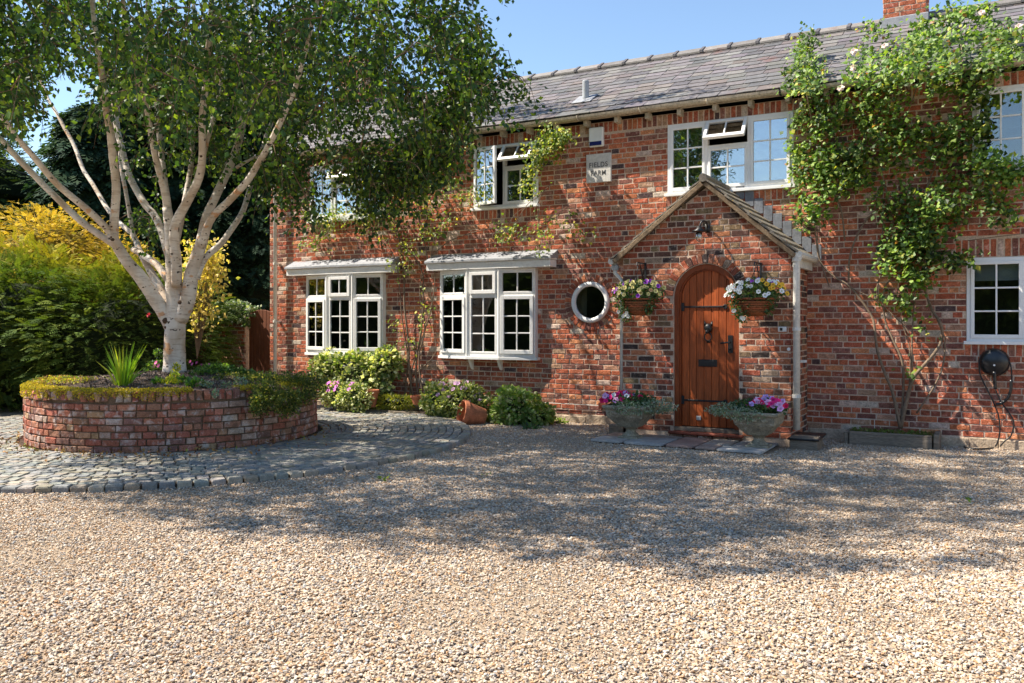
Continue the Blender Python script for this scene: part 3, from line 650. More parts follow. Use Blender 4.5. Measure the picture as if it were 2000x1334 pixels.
# flue
mb = MB(); fx, fy = -5.52, .42; fz = E0[1]+(fy-E0[0])*math.tan(SLA)
mb.lathe([(.052, -.05), (.052, .30), (.044, .31)], c=(fx, fy, fz), n=20); mb.lathe([(.06, .02), (.06, .05)], c=(fx, fy, fz), n=20)
fl_ = link('flue_pipe', mb.mesh('flue_pipe', M_['zinc'], False), roof)
q = MB(); q.box(-.16, .16, -.2, .16, .02, .035, Matrix.Translation((fx, fy, fz+.012))@Matrix.Rotation(SLA, 4, 'X')); link('flashing', q.mesh('flashing', M_['lead']), fl_, bevel=.006)

# downpipes
def pipe(pts, r, mat, brk=(), name='downpipe', par=house):
    mb = MB(); mb.tube(pts, r, 12); o = link(name, mb.mesh(name, mat, True), par)
    for x, y, z in brk:
        q = MB(); q.lathe([(r+.008, 0), (r+.008, .04)], c=(x, y, z), n=14); q.box(x-r*.5, x+r*.5+.02, y, 0 if y > -.5 else PYF, z+.008, z+.03); link('pipe_bracket', q.mesh('pipe_bracket', mat), o)
    return o
px_, py_ = -11.46, -.11
pipe([(px_, -.14, 4.45), (px_, py_, 4.35), (px_, py_, .05)], .034, M_['white_pipe'], [(px_, py_, z) for z in (3.6, 2.55, 1.5)])

# ---------------------------------------------------------------- porch (a part of the house with its own bricks and tiles)
AX = -3.215; DX0, DX1, DZ0, SPR = -3.635, -2.795, .16, 1.82; DR = (DX1-DX0)/2; DXC = (DX0+DX1)/2
mb = MB(); EP = 2.42; AP = 3.20
def arch(cx, r, spr, z0, n=14): return [(cx-r, z0)]+[(cx+r*math.cos(a), spr+r*math.sin(a)) for a in np.linspace(PI, 0, n)]+[(cx+r, z0)]
A = arch(DXC, DR, SPR, .0, 17); outer = []
for x, z in A:      # matching outline on the gable
    if z <= 0: outer.append((PX0 if x < DXC else PX1, 0.))
    else:
        a = math.atan2(z-SPR, x-DXC)
        outer.append(None)
na = len(A); arc = A[1:-1]
top = []
for i, (x, z) in enumerate(arc):
    t = i/(len(arc)-1)      # walk up the left side, over the apex, down the right
    if t <= .25: top.append((PX0, SPR+(EP-SPR)*t/.25))
    elif t <= .5: s_ = (t-.25)/.25; top.append((PX0+(AX-PX0)*s_, EP+(AP-EP)*s_))
    elif t <= .75: s_ = (t-.5)/.25; top.append((AX+(PX1-AX)*s_, AP+(EP-AP)*s_))
    else: top.append((PX1, EP+(SPR-EP)*(t-.75)/.25))
ins = [(DXC-DR, 0.)]+arc+[(DXC+DR, 0.)]; outs = [(PX0, 0.)]+top+[(PX1, 0.)]
for y, fl2 in ((PYF, 0), (PYF+.2, 1)):
    V = [(x, y, z) for x, z in ins]+[(x, y, z) for x, z in outs]; n = len(ins)
    mb.add(V, [((i, i+1, n+i+1, n+i) if not fl2 else (i+1, i, n+i, n+i+1)) for i in range(n-1)])
n = len(ins); mb.add([(x, PYF, z) for x, z in ins]+[(x, PYF+.2, z) for x, z in ins], [(i+1, i, n+i, n+i+1) for i in range(n-1)])
mb.box(PX0, PX0+.2, PYF+.2, 0, 0, EP); mb.box(PX1-.2, PX1, PYF+.2, 0, 0, EP)
mb.add([(PX0, PYF, 0), (PX0, PYF+.2, 0), (PX0, PYF+.2, EP), (PX0, PYF, EP)], [(0, 1, 2, 3)]); mb.add([(PX1, PYF, 0), (PX1, PYF+.2, 0), (PX1, PYF+.2, EP), (PX1, PYF, EP)], [(3, 2, 1, 0)])
porch = link('porch', mb.mesh('porch', M_['mortar']), house)
pb = Pieces(palette(PORCH_B, 50))
VR = DR+.125
def cut_porch(z):
    iv = []; W_ = PX1-PX0
    if z < SPR: iv.append((DX0-PX0-.003, DX1-PX0+.003))
    elif z < SPR+VR: h = math.sqrt(VR*VR-(z-SPR)**2); iv.append((DXC-h-PX0, DXC+h-PX0))
    if z > EP:
        t = (z-EP)/(AP-EP); iv += [(-1, (AX-PX0)*t), (W_-(PX1-AX)*t, 9)]
    return iv
MP = Matrix.Translation((PX0, PYF, 0))
lay(pb, MP, PX1-PX0, .10, AP-.03, cut_porch)
voussoirs(pb, MP, DXC-PX0, SPR, DR+.008, VR, PI*.985, PI*.015, 21, proud=.016)
lay(pb, Matrix.Translation((PX1, PYF, 0))@Matrix.Rotation(PI/2, 4, 'Z'), 1.0, .10, EP-.1)
lay(pb, Matrix.Translation((PX0, 0, 0))@Matrix.Rotation(-PI/2, 4, 'Z'), 1.0, .10, EP-.1)
pb.build(porch, 'brick', 'brickwork', M_['brick'], 300)
# porch roof
RA = 3.30; tx = -2.10; lx = -4.44; te = 2.33; le = 2.33
tiles = Pieces(palette([(.22, .19, .15, 1)], 12, fn=slab_variant, jt=.03))
for sx, ex_, ez in ((1, tx, te), (-1, lx, le)):
    dx, dz = ex_-AX, ez-RA; L_ = math.hypot(dx, dz); up = Vector((-dx/L_, 0, -dz/L_)); al = Vector((0, 1, 0)) if sx > 0 else Vector((0, -1, 0)); nn = al.cross(up)
    if sx < 0: org = Vector((ex_, .0, ez))
    else: org = Vector((ex_, PYF-.10, ez))
    B = Matrix(((al.x, up.x, nn.x, org.x), (al.y, up.y, nn.y, org.y), (al.z, up.z, nn.z, org.z), (0, 0, 0, 1)))
    q = MB(); q.box(0, 1.10, 0, L_, -.035, -.005, B); 
    pr = link('porch_roof', q.mesh('porch_roof', M_['cream']), porch)
    n = 8; e2 = L_/n
    for k in range(n):
        x = -.0-(.14 if k % 2 else 0)
        while x < 1.10:
            a, b_ = max(x, -.03), min(x+.275, 1.10)
            if b_-a > .04: tiles.add(B@Matrix.Translation((a, k*e2-.02, .016+RR.uniform(0, .004)))@Matrix.Rotation(-.10, 4, 'X')@Matrix.Diagonal((b_-a, e2*1.25, .020, 1)))
            x += .28
    q = MB(); V0 = -.012
    f0, f1 = (-.012, .03) if sx > 0 else (1.07, 1.112)
    q.box(f0, f1, -.01, L_+.0, -.062, -.004, B); link('verge_board', q.mesh('verge_board', M_['verge']), pr, bevel=.006)
    tiles.build(pr, 'tile', 'far_tiles', M_['porch_tile'], 60); tiles.it = []
q = MB(); q.tube([(AX, PYF-.13, RA+.012), (AX, -.0, RA+.012)], .055, 8); link('ridge_tile', q.mesh('ridge_tile', M_['porch_tile']), porch)
# stepped lead flashing against the main wall, both slopes
for i in range(9):
    t = i/9; x = AX+.12+(tx-AX)*t; z = RA+(te-RA)*t+.03
    q = MB(); q.box(x, x+.115, -.022, -.012, z-.16, z+.045); link('flashing', q.mesh('flashing', M_['lead_dark']), porch, bevel=.003)
for i in range(9):
    t = i/9; x = AX-.24+(lx-AX)*t; z = RA+(le-RA)*t+.055
    q = MB(); q.box(x, x+.115, -.022, -.012, z-.16, z+.045); link('flashing', q.mesh('flashing', M_['lead_dark']), porch, bevel=.003)
# porch gutter and downpipes
q = MB(); q.tube([(tx+.03, PYF-.08, te-.02), (tx+.03, -.02, te-.02)], .045, 8); q.box(tx-.05, tx+.0, PYF-.02, -.02, te-.16, te-.05); link('gutter', q.mesh('gutter', M_['white_pipe']), porch)
q = MB(); q.tube([(lx-.03, PYF-.08, le-.02), (lx-.03, -.02, le-.02)], .045, 8); link('gutter', q.mesh('gutter', M_['white_pipe']), porch)
d1 = pipe([(tx+.03, PYF-.03, te-.03), (tx+.0, PYF-.03, te-.12), (tx, PYF-.03, .22)], .042, M_['white_pipe'], [(tx, PYF-.03, .6), (tx, PYF-.03, 1.4)], par=porch)
q = MB(); q.box(tx-.01, tx+.10, PYF+.04, PYF+.07, 1.02, 1.05); q.lathe([(.055, 0), (.05, .06)], c=(tx, PYF-.03, te-.10), n=16); link('pipe_clip', q.mesh('pipe_clip', M_['white_pipe']), d1)
d2 = pipe([(lx-.02, PYF+.04, le-.03), (lx-.02, PYF+.04, le-.17), (PX0-.03, PYF+.03, le-.27), (PX0-.03, PYF+.03, .55)], .028, M_['white_pipe'], par=porch)
q = MB(); q.lathe([(.045, 0), (.055, .05), (.04, .07)], c=(lx-.02, PYF+.04, le-.13), n=14); link('pipe_hopper', q.mesh('pipe_hopper', M_['zinc']), d2)
# door step
q = MB(); q.box(DX0-.06, DX1+.06, PYF-.06, PYF+.1, .075, .112); link('door_step', q.mesh('door_step', M_['step']), porch, bevel=.012)
q = MB(); q.box(DX0+.0, DX1-.0, PYF+.012, PYF+.19, .115, .165); link('door_sill', q.mesh('door_sill', M_['timber']), porch, bevel=.004)
for i in range(5):
    q = MB(); xx = DX0-.05+i*.19; q.box(xx, xx+.175, PYF-.045, PYF+.05, .012, .07, tone=(.2, .11, .07)); link('step_brick', q.mesh('step_brick', M_['brick']), porch, bevel=.008)

# ---------------------------------------------------------------- arched plank door (part of the house)
YD = PYF+.075
def arch_band(mb, cx, r0, r1, spr, z0, y0, y1, n=22):
    A0, A1 = arch(cx, r0, spr, z0, n), arch(cx, r1, spr, z0, n); m = len(A0)
    V = [(x, y, z) for y in (y0, y1) for A_ in (A0, A1) for x, z in A_]; F = []
    for i in range(m-1): F += [(i+1, i, m+i, m+i+1), (2*m+i, 2*m+i+1, 3*m+i+1, 3*m+i), (i, i+1, 2*m+i+1, 2*m+i), (m+i+1, m+i, 3*m+i, 3*m+i+1)]
    mb.add(V, F)
mb = MB(); arch_band(mb, DXC, DR-.062, DR-.002, SPR, .16, YD-.045, YD+.09); arch_band(mb, DXC, DR-.082, DR-.05, SPR, .16, YD-.02, YD+.05)
door = link('door', mb.mesh('door', M_['door_frame']), house)
ri = DR-.082; npk = 7; pw = 2*ri/npk
for i in range(npk):
    xa, xb = DXC-ri+i*pw+.0025, DXC-ri+(i+1)*pw-.0025
    pts = [(xa, .175)]+[(x, SPR+math.sqrt(max(0, ri*ri-(x-DXC)**2))) for x in np.linspace(xa, xb, 5)]+[(xb, .175)]
    yy = YD+.006+RR.uniform(-.001, .001)
    # chamfered plank
    q = MB(); tv_ = RR.uniform(.78, 1.2); q.prism(pts[::-1], yy, yy+.03, tone=(.38*tv_, .082*tv_, .018*tv_)); link('plank', q.mesh('plank', M_['door']), door, bevel=.0035)
q = MB(); q.box(DXC-ri, DXC+ri, YD+.037, YD+.06, .17, SPR+ri-.05); link('door_backing', q.mesh('door_backing', M_['black']), door)
for z in (1.70, .505):
    q = MB(); x0 = DXC-ri+.005; y = YD-.001
    q.box(x0, x0+.56, y-.006, y+.006, z-.011, z+.011); q.lathe([(.001, 0), (.03, 0), (.03, .008), (.001, .008)], n=10)
    q.V[-1] = q.V[-1][:, [0, 2, 1]]*np.array([1, 1, 1])+np.array([x0+.56, y-.006, z])
    q.box(x0-.035, x0+.03, y-.009, y+.004, z-.055, z+.055); q.box(x0-.01, x0+.012, y-.018, y-.009, z-.05, z+.05)
    for k in range(4): q.box(x0+.08+.13*k, x0+.10+.13*k, y-.011, y-.006, z-.009, z+.009)
    link('hinge', q.mesh('hinge', M_['black']), door, bevel=.003)
# animal head knocker
q = MB(); kx, kz, y = DXC+.02, 1.43, YD
def ell(mb, c, r, n=10, m=7, tone=None):
    V = [];
    for j in range(m):
        b_ = -PI/2+PI*j/(m-1)
        for i in range(n): a = 2*PI*i/n; V.append((c[0]+r[0]*math.cos(b_)*math.cos(a), c[1]+r[1]*math.cos(b_)*math.sin(a), c[2]+r[2]*math.sin(b_)))
    mb.add(V, np.array([(j*n+i, j*n+(i+1) % n, (j+1)*n+(i+1) % n, (j+1)*n+i) for j in range(m-1) for i in range(n)]), tone)
ell(q, (kx, y-.03, kz), (.055, .045, .06)); ell(q, (kx, y-.075, kz-.045), (.028, .04, .03)); 
for s_ in (-1, 1): q.add([(kx+s_*.055, y-.02, kz+.10), (kx+s_*.015, y-.03, kz+.045), (kx+s_*.058, y-.03, kz+.02), (kx+s_*.035, y+.005, kz+.03)], [(0, 1, 2), (0, 2, 3), (0, 3, 1), (1, 3, 2)])
q.tube([(kx+.045*math.cos(a), y-.045, kz-.11+.055*math.sin(a)) for a in np.linspace(PI*.35, PI*2.65, 18)], .009, 6); ell(q, (kx, y-.02, kz-.17), (.028, .02, .022))
link('knocker', q.mesh('knocker', M_['black'], True), door)
q = MB(); q.box(DXC-.115, DXC+.125, YD-.012, YD+.004, .94, 1.03); q.box(DXC-.095, DXC+.105, YD-.020, YD-.013, .958, 1.012); link('letterbox', q.mesh('letterbox', M_['black']), door, bevel=.004)
q = MB(); hx = DXC+ri-.045; q.box(hx-.03, hx+.03, YD-.010, YD+.004, 1.12, 1.34); q.tube([(hx, YD-.02, 1.25), (hx, YD-.06, 1.25), (hx-.04, YD-.065, 1.25), (hx-.11, YD-.06, 1.24)], .011, 8); ell(q, (hx, YD-.02, 1.17), (.018, .02, .018)); link('handle', q.mesh('handle', M_['black'], False), door)
q = MB(); q.box(DXC-.145, DXC-.085, YD-.006, YD+.004, .255, .31, tone=(.5, .5, .48)); link('vent_plate', q.mesh('vent_plate', M_['flag']), door, bevel=.004)

# ---------------------------------------------------------------- leaves
def rdir(n): d = rng.normal(size=(n, 3)); return d/np.linalg.norm(d, axis=1)[:, None]
def leaves(mb, P, size, tone, axis=None, bias=(0, 0, -.4), wid=.38, fold=.10, up=None):
    P = np.asarray(P, float); n = len(P)
    if n == 0: return
    a = rdir(n)+np.array(bias) if axis is None else np.asarray(axis, float)
    a /= np.linalg.norm(a, axis=1)[:, None]+1e-9
    r_ = rdir(n) if up is None else np.asarray(up)+rdir(n)*.45
    b_ = np.cross(a, r_); b_ /= np.linalg.norm(b_, axis=1)[:, None]+1e-9; nn = np.cross(a, b_)
    s_ = np.broadcast_to(np.asarray(size, float), (n,))[:, None]
    V = np.stack([P, P+a*s_*.42+b_*s_*wid+nn*s_*fold, P+a*s_, P+a*s_*.42-b_*s_*wid+nn*s_*fold], 1).reshape(-1, 3)
    k = np.arange(n)[:, None]*4; T = np.repeat(np.broadcast_to(tone, (n, 3)), 4, axis=0)
    mb.add(V, k+np.array([0, 1, 2, 3]), T)
def tones(n, cols, jit=.2):
    C = np.array([c[:3] for c in cols]); w_ = np.array([c[3] for c in cols], float); i = rng.choice(len(C), n, p=w_/w_.sum())
    return C[i]*(1+rng.uniform(-jit, jit, (n, 1)))
def fbm(P, s, seed=0.):
    return np.array([mnoise.noise(Vector((p[0]*s+seed, p[1]*s, p[2]*s))) for p in P])
def smooth(P, k=4):
    P = np.asarray(P, float); n = len(P)
    if n < 3: return P
    out = []
    Q = np.vstack([2*P[0]-P[1], P, 2*P[-1]-P[-2]])
    for i in range(1, n):
        p0, p1, p2, p3 = Q[i-1], Q[i], Q[i+1], Q[i+2]
        for t in np.linspace(0, 1, k, endpoint=False):
            out.append(.5*((2*p1)+(-p0+p2)*t+(2*p0-5*p1+4*p2-p3)*t*t+(-p0+3*p1-3*p2+p3)*t**3))
    out.append(P[-1]); return np.array(out)

# ---------------------------------------------------------------- round brick planter
pl = thing('brick_planter', (PC[0], PC[1], .05), 'round raised bed of old red brick with moss along its rim, round the birch', 'planter')
mb = MB(); mb.lathe([(PR-.006, .03), (PR-.006, .715), (PR-.21, .715), (PR-.21, .5)], c=(PC[0], PC[1], 0), n=96)
core = link('bed_wall', mb.mesh('bed_wall', M_['dark_mortar']), pl)
pp = Pieces(palette(PLANT_B, 50, jx=.02, jz=.05, jy=.2))
def radial(a, z, x0=0): return Matrix.Translation((PC[0]+PR*math.cos(a), PC[1]+PR*math.sin(a), z))@Matrix.Rotation(a+PI/2, 4, 'Z')
z = .048
for k in range(7):
    a = RR.uniform(0, .2); a_end = a+2*PI
    while a < a_end-.03:
        ln = RR.choices([.205, .10, .15], [4, 3, 1])[0]+RR.uniform(-.012, .012)
        if a+ln/PR > a_end: ln = (a_end-a)*PR
        pp.add(radial(a+ln/2/PR, z+RR.uniform(-.003, .003))@Matrix.Translation((-ln/2+.006, -.010-RR.uniform(-.006, .006), 0))@Matrix.Diagonal((ln-.014, .03, .066, 1)))
        a += ln/PR
    z += .079
n = int(2*PI*PR/.083)
R90 = Matrix(((0, 0, 1, 0), (0, 1, 0, 0), (-1, 0, 0, 0), (0, 0, 0, 1)))
for i in range(n):
    a = 2*PI*i/n; pp.add(radial(a, .612)@Matrix.Translation((-.035, -.016-RR.uniform(-.008, .008), .118+RR.uniform(-.008, .01)))@R90@Matrix.Diagonal((.112, .21, .070, 1)))
pp.build(core, 'brick', 'brickwork', M_['planter_brick'], 300, facing=lambda c: (c[0]-PC[0])*(0-PC[0])+(c[1]-PC[1])*(-CAMD-PC[1]) > 0)
mb = MB(); V = []; nr, na_ = 14, 48
for i in range(nr+1):
    r_ = (PR-.17)*i/nr
    for j in range(na_):
        a = 2*PI*j/na_; z = .70+.15*(1-(r_/PR)**1.6)+.02*mnoise.noise(Vector((r_*math.cos(a)*3, r_*math.sin(a)*3, 2))); V.append((PC[0]+r_*math.cos(a), PC[1]+r_*math.sin(a), z))
F = [(i*na_+j, (i+1)*na_+j, (i+1)*na_+(j+1) % na_, i*na_+(j+1) % na_) for i in range(nr) for j in range(na_)]
mb.add(V, F); link('soil', mb.mesh('soil', M_['soil'], True), pl)
def bed(a, r_, z=None):      # a point on the bed surface
    zz = .70+.15*(1-(r_/PR)**1.6); return np.array([PC[0]+r_*math.cos(a), PC[1]+r_*math.sin(a), zz if z is None else z])
ACAM = math.atan2(-CAMD-PC[1], -PC[0])       # direction of the camera from the bed centre
# chips of bark and small stones on the soil
n = 5200; a = rng.uniform(0, 2*PI, n); r_ = np.sqrt(rng.uniform(0, 1, n))*(PR-.2); P = np.array([bed(x, y) for x, y in zip(a, r_)])
mb = MB(); leaves(mb, P+np.array([0, 0, .004]), rng.uniform(.015, .04, n), tones(n, [(.16, .11, .08, 3), (.26, .2, .16, 2), (.07, .05, .04, 2), (.4, .33, .27, .6)]), bias=(0, 0, .25), wid=.35)
link('bark_mulch', mb.mesh('bark_mulch', M_['petal']), pl, kind='stuff')
# moss along the rim
mb = MB(); n = 15000; a = ACAM+rng.uniform(-2.2, 2.0, n)
dens = np.array([mnoise.noise(Vector((x*3, 1, 0)))+.35*mnoise.noise(Vector((x*11, 5, 0))) for x in a]); left = np.clip((ACAM-a)*.55+.35, -.2, 1)
keep = dens+left*.8 > .10; a = a[keep]; left = left[keep]; dens = dens[keep]; n = len(a)
drop = rng.uniform(0, 1, n)**2.4*(.015+.12*np.clip(left+dens, 0, 1)); side = rng.uniform(0, 1, n) < .5
r_ = np.where(side, PR+.022+rng.uniform(0, .014, n), PR-rng.uniform(-.02, .24, n)); zz = np.where(side, .735-drop, .735+rng.uniform(-.006, .018, n))
P = np.stack([PC[0]+r_*np.cos(a), PC[1]+r_*np.sin(a), zz], 1)
leaves(mb, P, rng.uniform(.012, .026, n), tones(n, [(.52, .42, .04, 3), (.38, .32, .04, 3), (.60, .46, .06, 1.5), (.2, .19, .04, 1.2)]), bias=(0, 0, .8), wid=.4)
link('moss', mb.mesh('moss', M_['needle']), pl, kind='stuff')

# ---------------------------------------------------------------- birch
birch = thing('birch_tree', (PC[0], PC[1], .8), 'multi stemmed white barked birch with dark leafy crown in the round brick bed', 'tree')
Z0 = 11.40
STEMS = [   # (u, v, depth, radius px) traced stem by stem; depth makes each one lean its own way
 ('trunk', [(341, 735, 0, 33), (341, 712, 0, 29), (341, 670, 0, 27), (343, 630, 0, 27), (345, 596, 0, 26), (340, 560, 0, 22), (338, 520, 0, 19), (335, 480, 0, 17), (331, 440, -.02, 14), (326, 405, -.05, 12)], 0),
 ('a', [(343, 655, .05, 20), (322, 615, .0, 19), (300, 578, -.1, 18), (274, 540, -.25, 17), (250, 510, -.35, 15), (228, 475, -.45, 14), (220, 455, -.5, 12)], 0),
 ('a1', [(224, 470, -.45, 12), (224, 430, -.5, 11.5), (228, 375, -.6, 11), (222, 320, -.7, 10.5), (216, 265, -.85, 10), (205, 200, -1.0, 9), (198, 140, -1.1, 8), (186, 60, -1.3, 7), (176, -30, -1.5, 6), (170, -140, -1.7, 5)], 1),
 ('a2', [(226, 470, -.45, 10), (205, 440, -.55, 9), (165, 405, -.75, 9), (103, 352, -1.05, 8.5), (60, 300, -1.3, 8), (35, 272, -1.5, 7.5), (0, 228, -1.7, 7), (-60, 150, -2.1, 6), (-120, 50, -2.5, 5)], 1),
 ('a3', [(232, 482, -.4, 10), (190, 455, -.4, 9), (135, 412, -.4, 8.5), (75, 350, -.4, 8), (30, 305, -.45, 7.5), (-5, 268, -.5, 7), (-80, 190, -.5, 6), (-170, 90, -.5, 5)], 1),
 ('b', [(335, 610, .25, 13), (312, 565, .45, 12), (297, 535, .6, 10), (276, 495, .85, 8), (262, 462, 1.1, 7), (228, 430, 1.4, 6), (195, 385, 1.7, 5.5), (165, 335, 2.0, 5), (145, 285, 2.2, 5), (118, 235, 2.4, 4.5), (85, 170, 2.7, 4), (50, 90, 3.0, 3.5)], 1),
 ('b2', [(268, 478, 1.0, 6), (256, 440, 1.1, 5.5), (247, 385, 1.2, 5), (238, 320, 1.4, 5), (230, 250, 1.6, 4.5), (228, 170, 1.8, 4)], 1),
 ('b3', [(328, 545, .25, 11), (310, 520, .4, 9), (285, 500, .6, 9), (262, 487, .8, 8)], 0),
 ('c', [(332, 500, .1, 10), (318, 455, .2, 9.5), (300, 420, .35, 9), (283, 402, .45, 9), (265, 370, .6, 8.5), (250, 330, .75, 8.5), (238, 290, .9, 8), (228, 240, 1.05, 7.5), (222, 195, 1.2, 7), (215, 120, 1.4, 6.5), (200, 30, 1.7, 5.5), (190, -60, 2.0, 4.5)], 1),
 ('d1', [(328, 420, 0, 11), (322, 375, -.1, 10), (310, 330, -.2, 8.5), (298, 275, -.35, 8), (285, 215, -.5, 7.5), (275, 175, -.6, 7), (265, 120, -.75, 6.5), (245, 40, -1.0, 5.5), (232, -60, -1.3, 5)], 1),
 ('d2', [(330, 420, .05, 9), (322, 360, .15, 8.5), (316, 310, .25, 8), (309, 255, .4, 7.5), (306, 190, .55, 7), (300, 110, .7, 6.5), (292, 20, .9, 6), (288, -90, 1.2, 5)], 1),
 ('e', [(346, 560, -.15, 14), (345, 515, -.25, 14), (340, 470, -.3, 13), (346, 430, -.4, 12), (368, 390, -.55, 11.5), (386, 352, -.7, 11), (395, 305, -.85, 10), (394, 240, -1.0, 9), (400, 180, -1.15, 8.5), (406, 110, -1.35, 8), (412, 30, -1.6, 7), (420, -80, -1.9, 6)], 1),
 ('e2', [(396, 310, -.85, 6.5), (410, 255, -.75, 6), (423, 215, -.7, 5.5), (432, 180, -.65, 5), (440, 110, -.6, 4.5), (455, 20, -.5, 4)], 1),
 ('e3', [(342, 500, .15, 9), (352, 440, .3, 8), (364, 380, .5, 7), (372, 330, .7, 6.5), (376, 270, .9, 6), (380, 190, 1.1, 5.5), (382, 90, 1.4, 5), (376, -20, 1.7, 4)], 1),
 ('f', [(350, 625, -.05, 20), (368, 580, -.1, 19), (377, 535, -.15, 18), (388, 490, -.2, 16), (396, 458, -.25, 15)], 0),
 ('f1', [(390, 475, -.2, 13), (400, 430, -.15, 11.5), (420, 385, -.1, 11), (445, 335, 0, 10.5), (464, 285, .1, 10), (478, 215, .25, 9), (488, 150, .4, 8), (492, 70, .6, 7), (500, -30, .8, 6)], 1),
 ('f2', [(392, 480, -.25, 12), (410, 435, -.4, 10), (445, 395, -.6, 9.5), (480, 358, -.8, 9), (505, 318, -1.0, 8.5), (530, 275, -1.15, 8), (550, 235, -1.3, 7.5), (575, 170, -1.55, 6.5), (598, 90, -1.8, 5.5), (620, 0, -2.1, 5)], 1),
 ('f3', [(386, 545, -.15, 9), (403, 502, -.05, 8.5), (436, 468, .1, 8), (462, 432, .3, 7.5), (480, 395, .5, 7), (492, 350, .7, 6.5), (512, 290, .9, 6), (540, 215, 1.2, 5), (560, 130, 1.5, 4.5)], 1),
 ('f4', [(462, 328, .05, 4.5), (500, 305, .1, 4), (540, 285, .2, 4), (575, 262, .3, 3.5), (620, 222, .5, 3), (690, 190, .8, 2.5)], 1)]
SK = []; tm = MB(); KN = []
for nm, pts, grow in STEMS:
    P = np.array([P3(u, v, Z0+dz) for u, v, dz, _ in pts]); rad = np.array([.74*r_*(Z0+dz)/FPX for _, _, dz, r_ in pts])
    Q = smooth(P, 4); rq = np.interp(np.linspace(0, len(P)-1, len(Q)), range(len(P)), rad); Q = Q+np.stack([fbm(Q, 2.2, i*9.)*.022 for i in range(3)], 1)*(0 if nm == 'trunk' else 1)
    if nm == 'trunk': Q[:2] -= np.array([0, 0, .08])
    tm.tube(Q, rq*(1+.05*fbm(Q, 9)), 14)
    if grow:
        i0 = int(len(Q)*.45); SK += [tuple(q) for q in Q[i0:]]
        # carry on upwards out of the picture
        d = Q[-1]-Q[-4]; d /= np.linalg.norm(d); p = Q[-1].copy(); ext = [p.copy()]; r0 = rq[-1]
        for k in range(9):
            d = d+np.array([0, 0, .10])+rng.normal(0, .09, 3); d /= np.linalg.norm(d); p = p+d*.42; ext.append(p.copy()); SK.append(tuple(p))
            if p[2] > 10.8: break
        E_ = smooth(np.array(ext), 2); tm.tube(E_, np.linspace(r0, .012, len(E_)), 8)
    for k in range(int(len(Q)*(.16 if nm != 'trunk' else .06))):      # branch scars
        ii = RR.randrange(2, len(Q)-1); dd = Vector((RR.uniform(-.7, .9), -1, RR.uniform(-.3, .3))).normalized(); rr = rq[ii]
        KN.append((Q[ii]+np.array(dd)*rr*.90, rr*RR.choice([.14, .2, .3, .42])))
km = MB()
for c_, r_ in KN: ell(km, c_, (r_*1.1, r_*.8, r_*.8), 8, 5)
link('knot', km.mesh('knot', M_['knot'], True), birch, kind='stuff')
link('trunk', tm.mesh('trunk', M_['birch'], True), birch)
SK = np.array(SK)
CR_C = np.array([PC[0]+.75, PC[1]-.75, 6.9]); CR_R = np.array([5.0, 4.55, 4.4])
UB = [(-400, 420), (0, 290), (60, 300), (95, 245), (130, 150), (165, 165), (190, 250), (215, 290), (270, 380), (300, 400), (480, 400), (505, 420), (560, 450), (592, 460), (606, 345), (650, 320), (700, 345), (722, 440), (760, 440), (800, 410), (860, 385), (895, 345), (915, 285), (945, 245), (970, 205), (1010, 165), (1030, 130), (1040, 0)]
UBx, UBy = np.array(UB).T
def crown_ok(P):
    u, v, zc = PROJ(P); lim = np.interp(u, UBx, UBy)
    inf = (zc > 1) & (u > -300) & (v > -60)
    low = v+42 > lim-rng.uniform(0, 45, len(u)); right = u > 945+np.interp(v, [0, 60, 110, 150, 200], [0, 0, 15, 35, 0])-rng.uniform(0, 30, len(u))
    thin = (u > 150) & (u < 530) & (v > 170) & (rng.uniform(0, 1, len(u)) < np.where(v > 240, .84, .62)); thin |= (u < 150) & (v > 190) & (rng.uniform(0, 1, len(u)) < .6)
    thin |= (u > 585) & (u < 730) & (v > 240) & (rng.uniform(0, 1, len(u)) < .88); thin |= (u > 70) & (u < 185) & (v > 110) & (rng.uniform(0, 1, len(u)) < .85)
    bad = inf & (low | right | thin)
    wallhit = (P[:, 1] > -.35) & (P[:, 2] < 6.2) & (P[:, 0] > XL-.3)
    s_ = -P[:, 1]; zs = P[:, 2]-3.25*s_; xs_ = P[:, 0]+2.4*s_; onwall = (zs > -.35) & (zs < 4.5) & (xs_ > -11.8) & (xs_ < 1.)      # crown shaped for light: tips that would shade the facade are left out
    onwall &= (P[:, 2] > 4.4) | (rng.uniform(0, 1, len(u)) < .78)
    s_ = -1-P[:, 1]; zs = P[:, 2]-3.25*s_; xs_ = P[:, 0]+2.4*s_; onwall |= (zs > -.1) & (zs < 3.4) & (xs_ > -4.5) & (xs_ < -1.9) & (rng.uniform(0, 1, len(u)) < .88)  # crown also thinned where it would shade the porch front
    high = (P[:, 2] > 6.0) & (rng.uniform(0, 1, len(u)) < .55)  # upper crown thinned to break up its shadow on the gravel
    return ~bad & ~high & ~wallhit & ~onwall & (P[:, 2] > 2.4)
cand = []
while sum(len(c) for c in cand) < 3000:
    d = rdir(4000); rr = rng.uniform(.12, 1, (4000, 1))**.42; P = CR_C+d*rr*CR_R; P = P[fbm(P, .55, 3.)+.6*fbm(P, 1.5, 8.) > -.20]; P = P[crown_ok(P)]; cand.append(P)
tips = np.concatenate(cand)[:3000]
extra = []
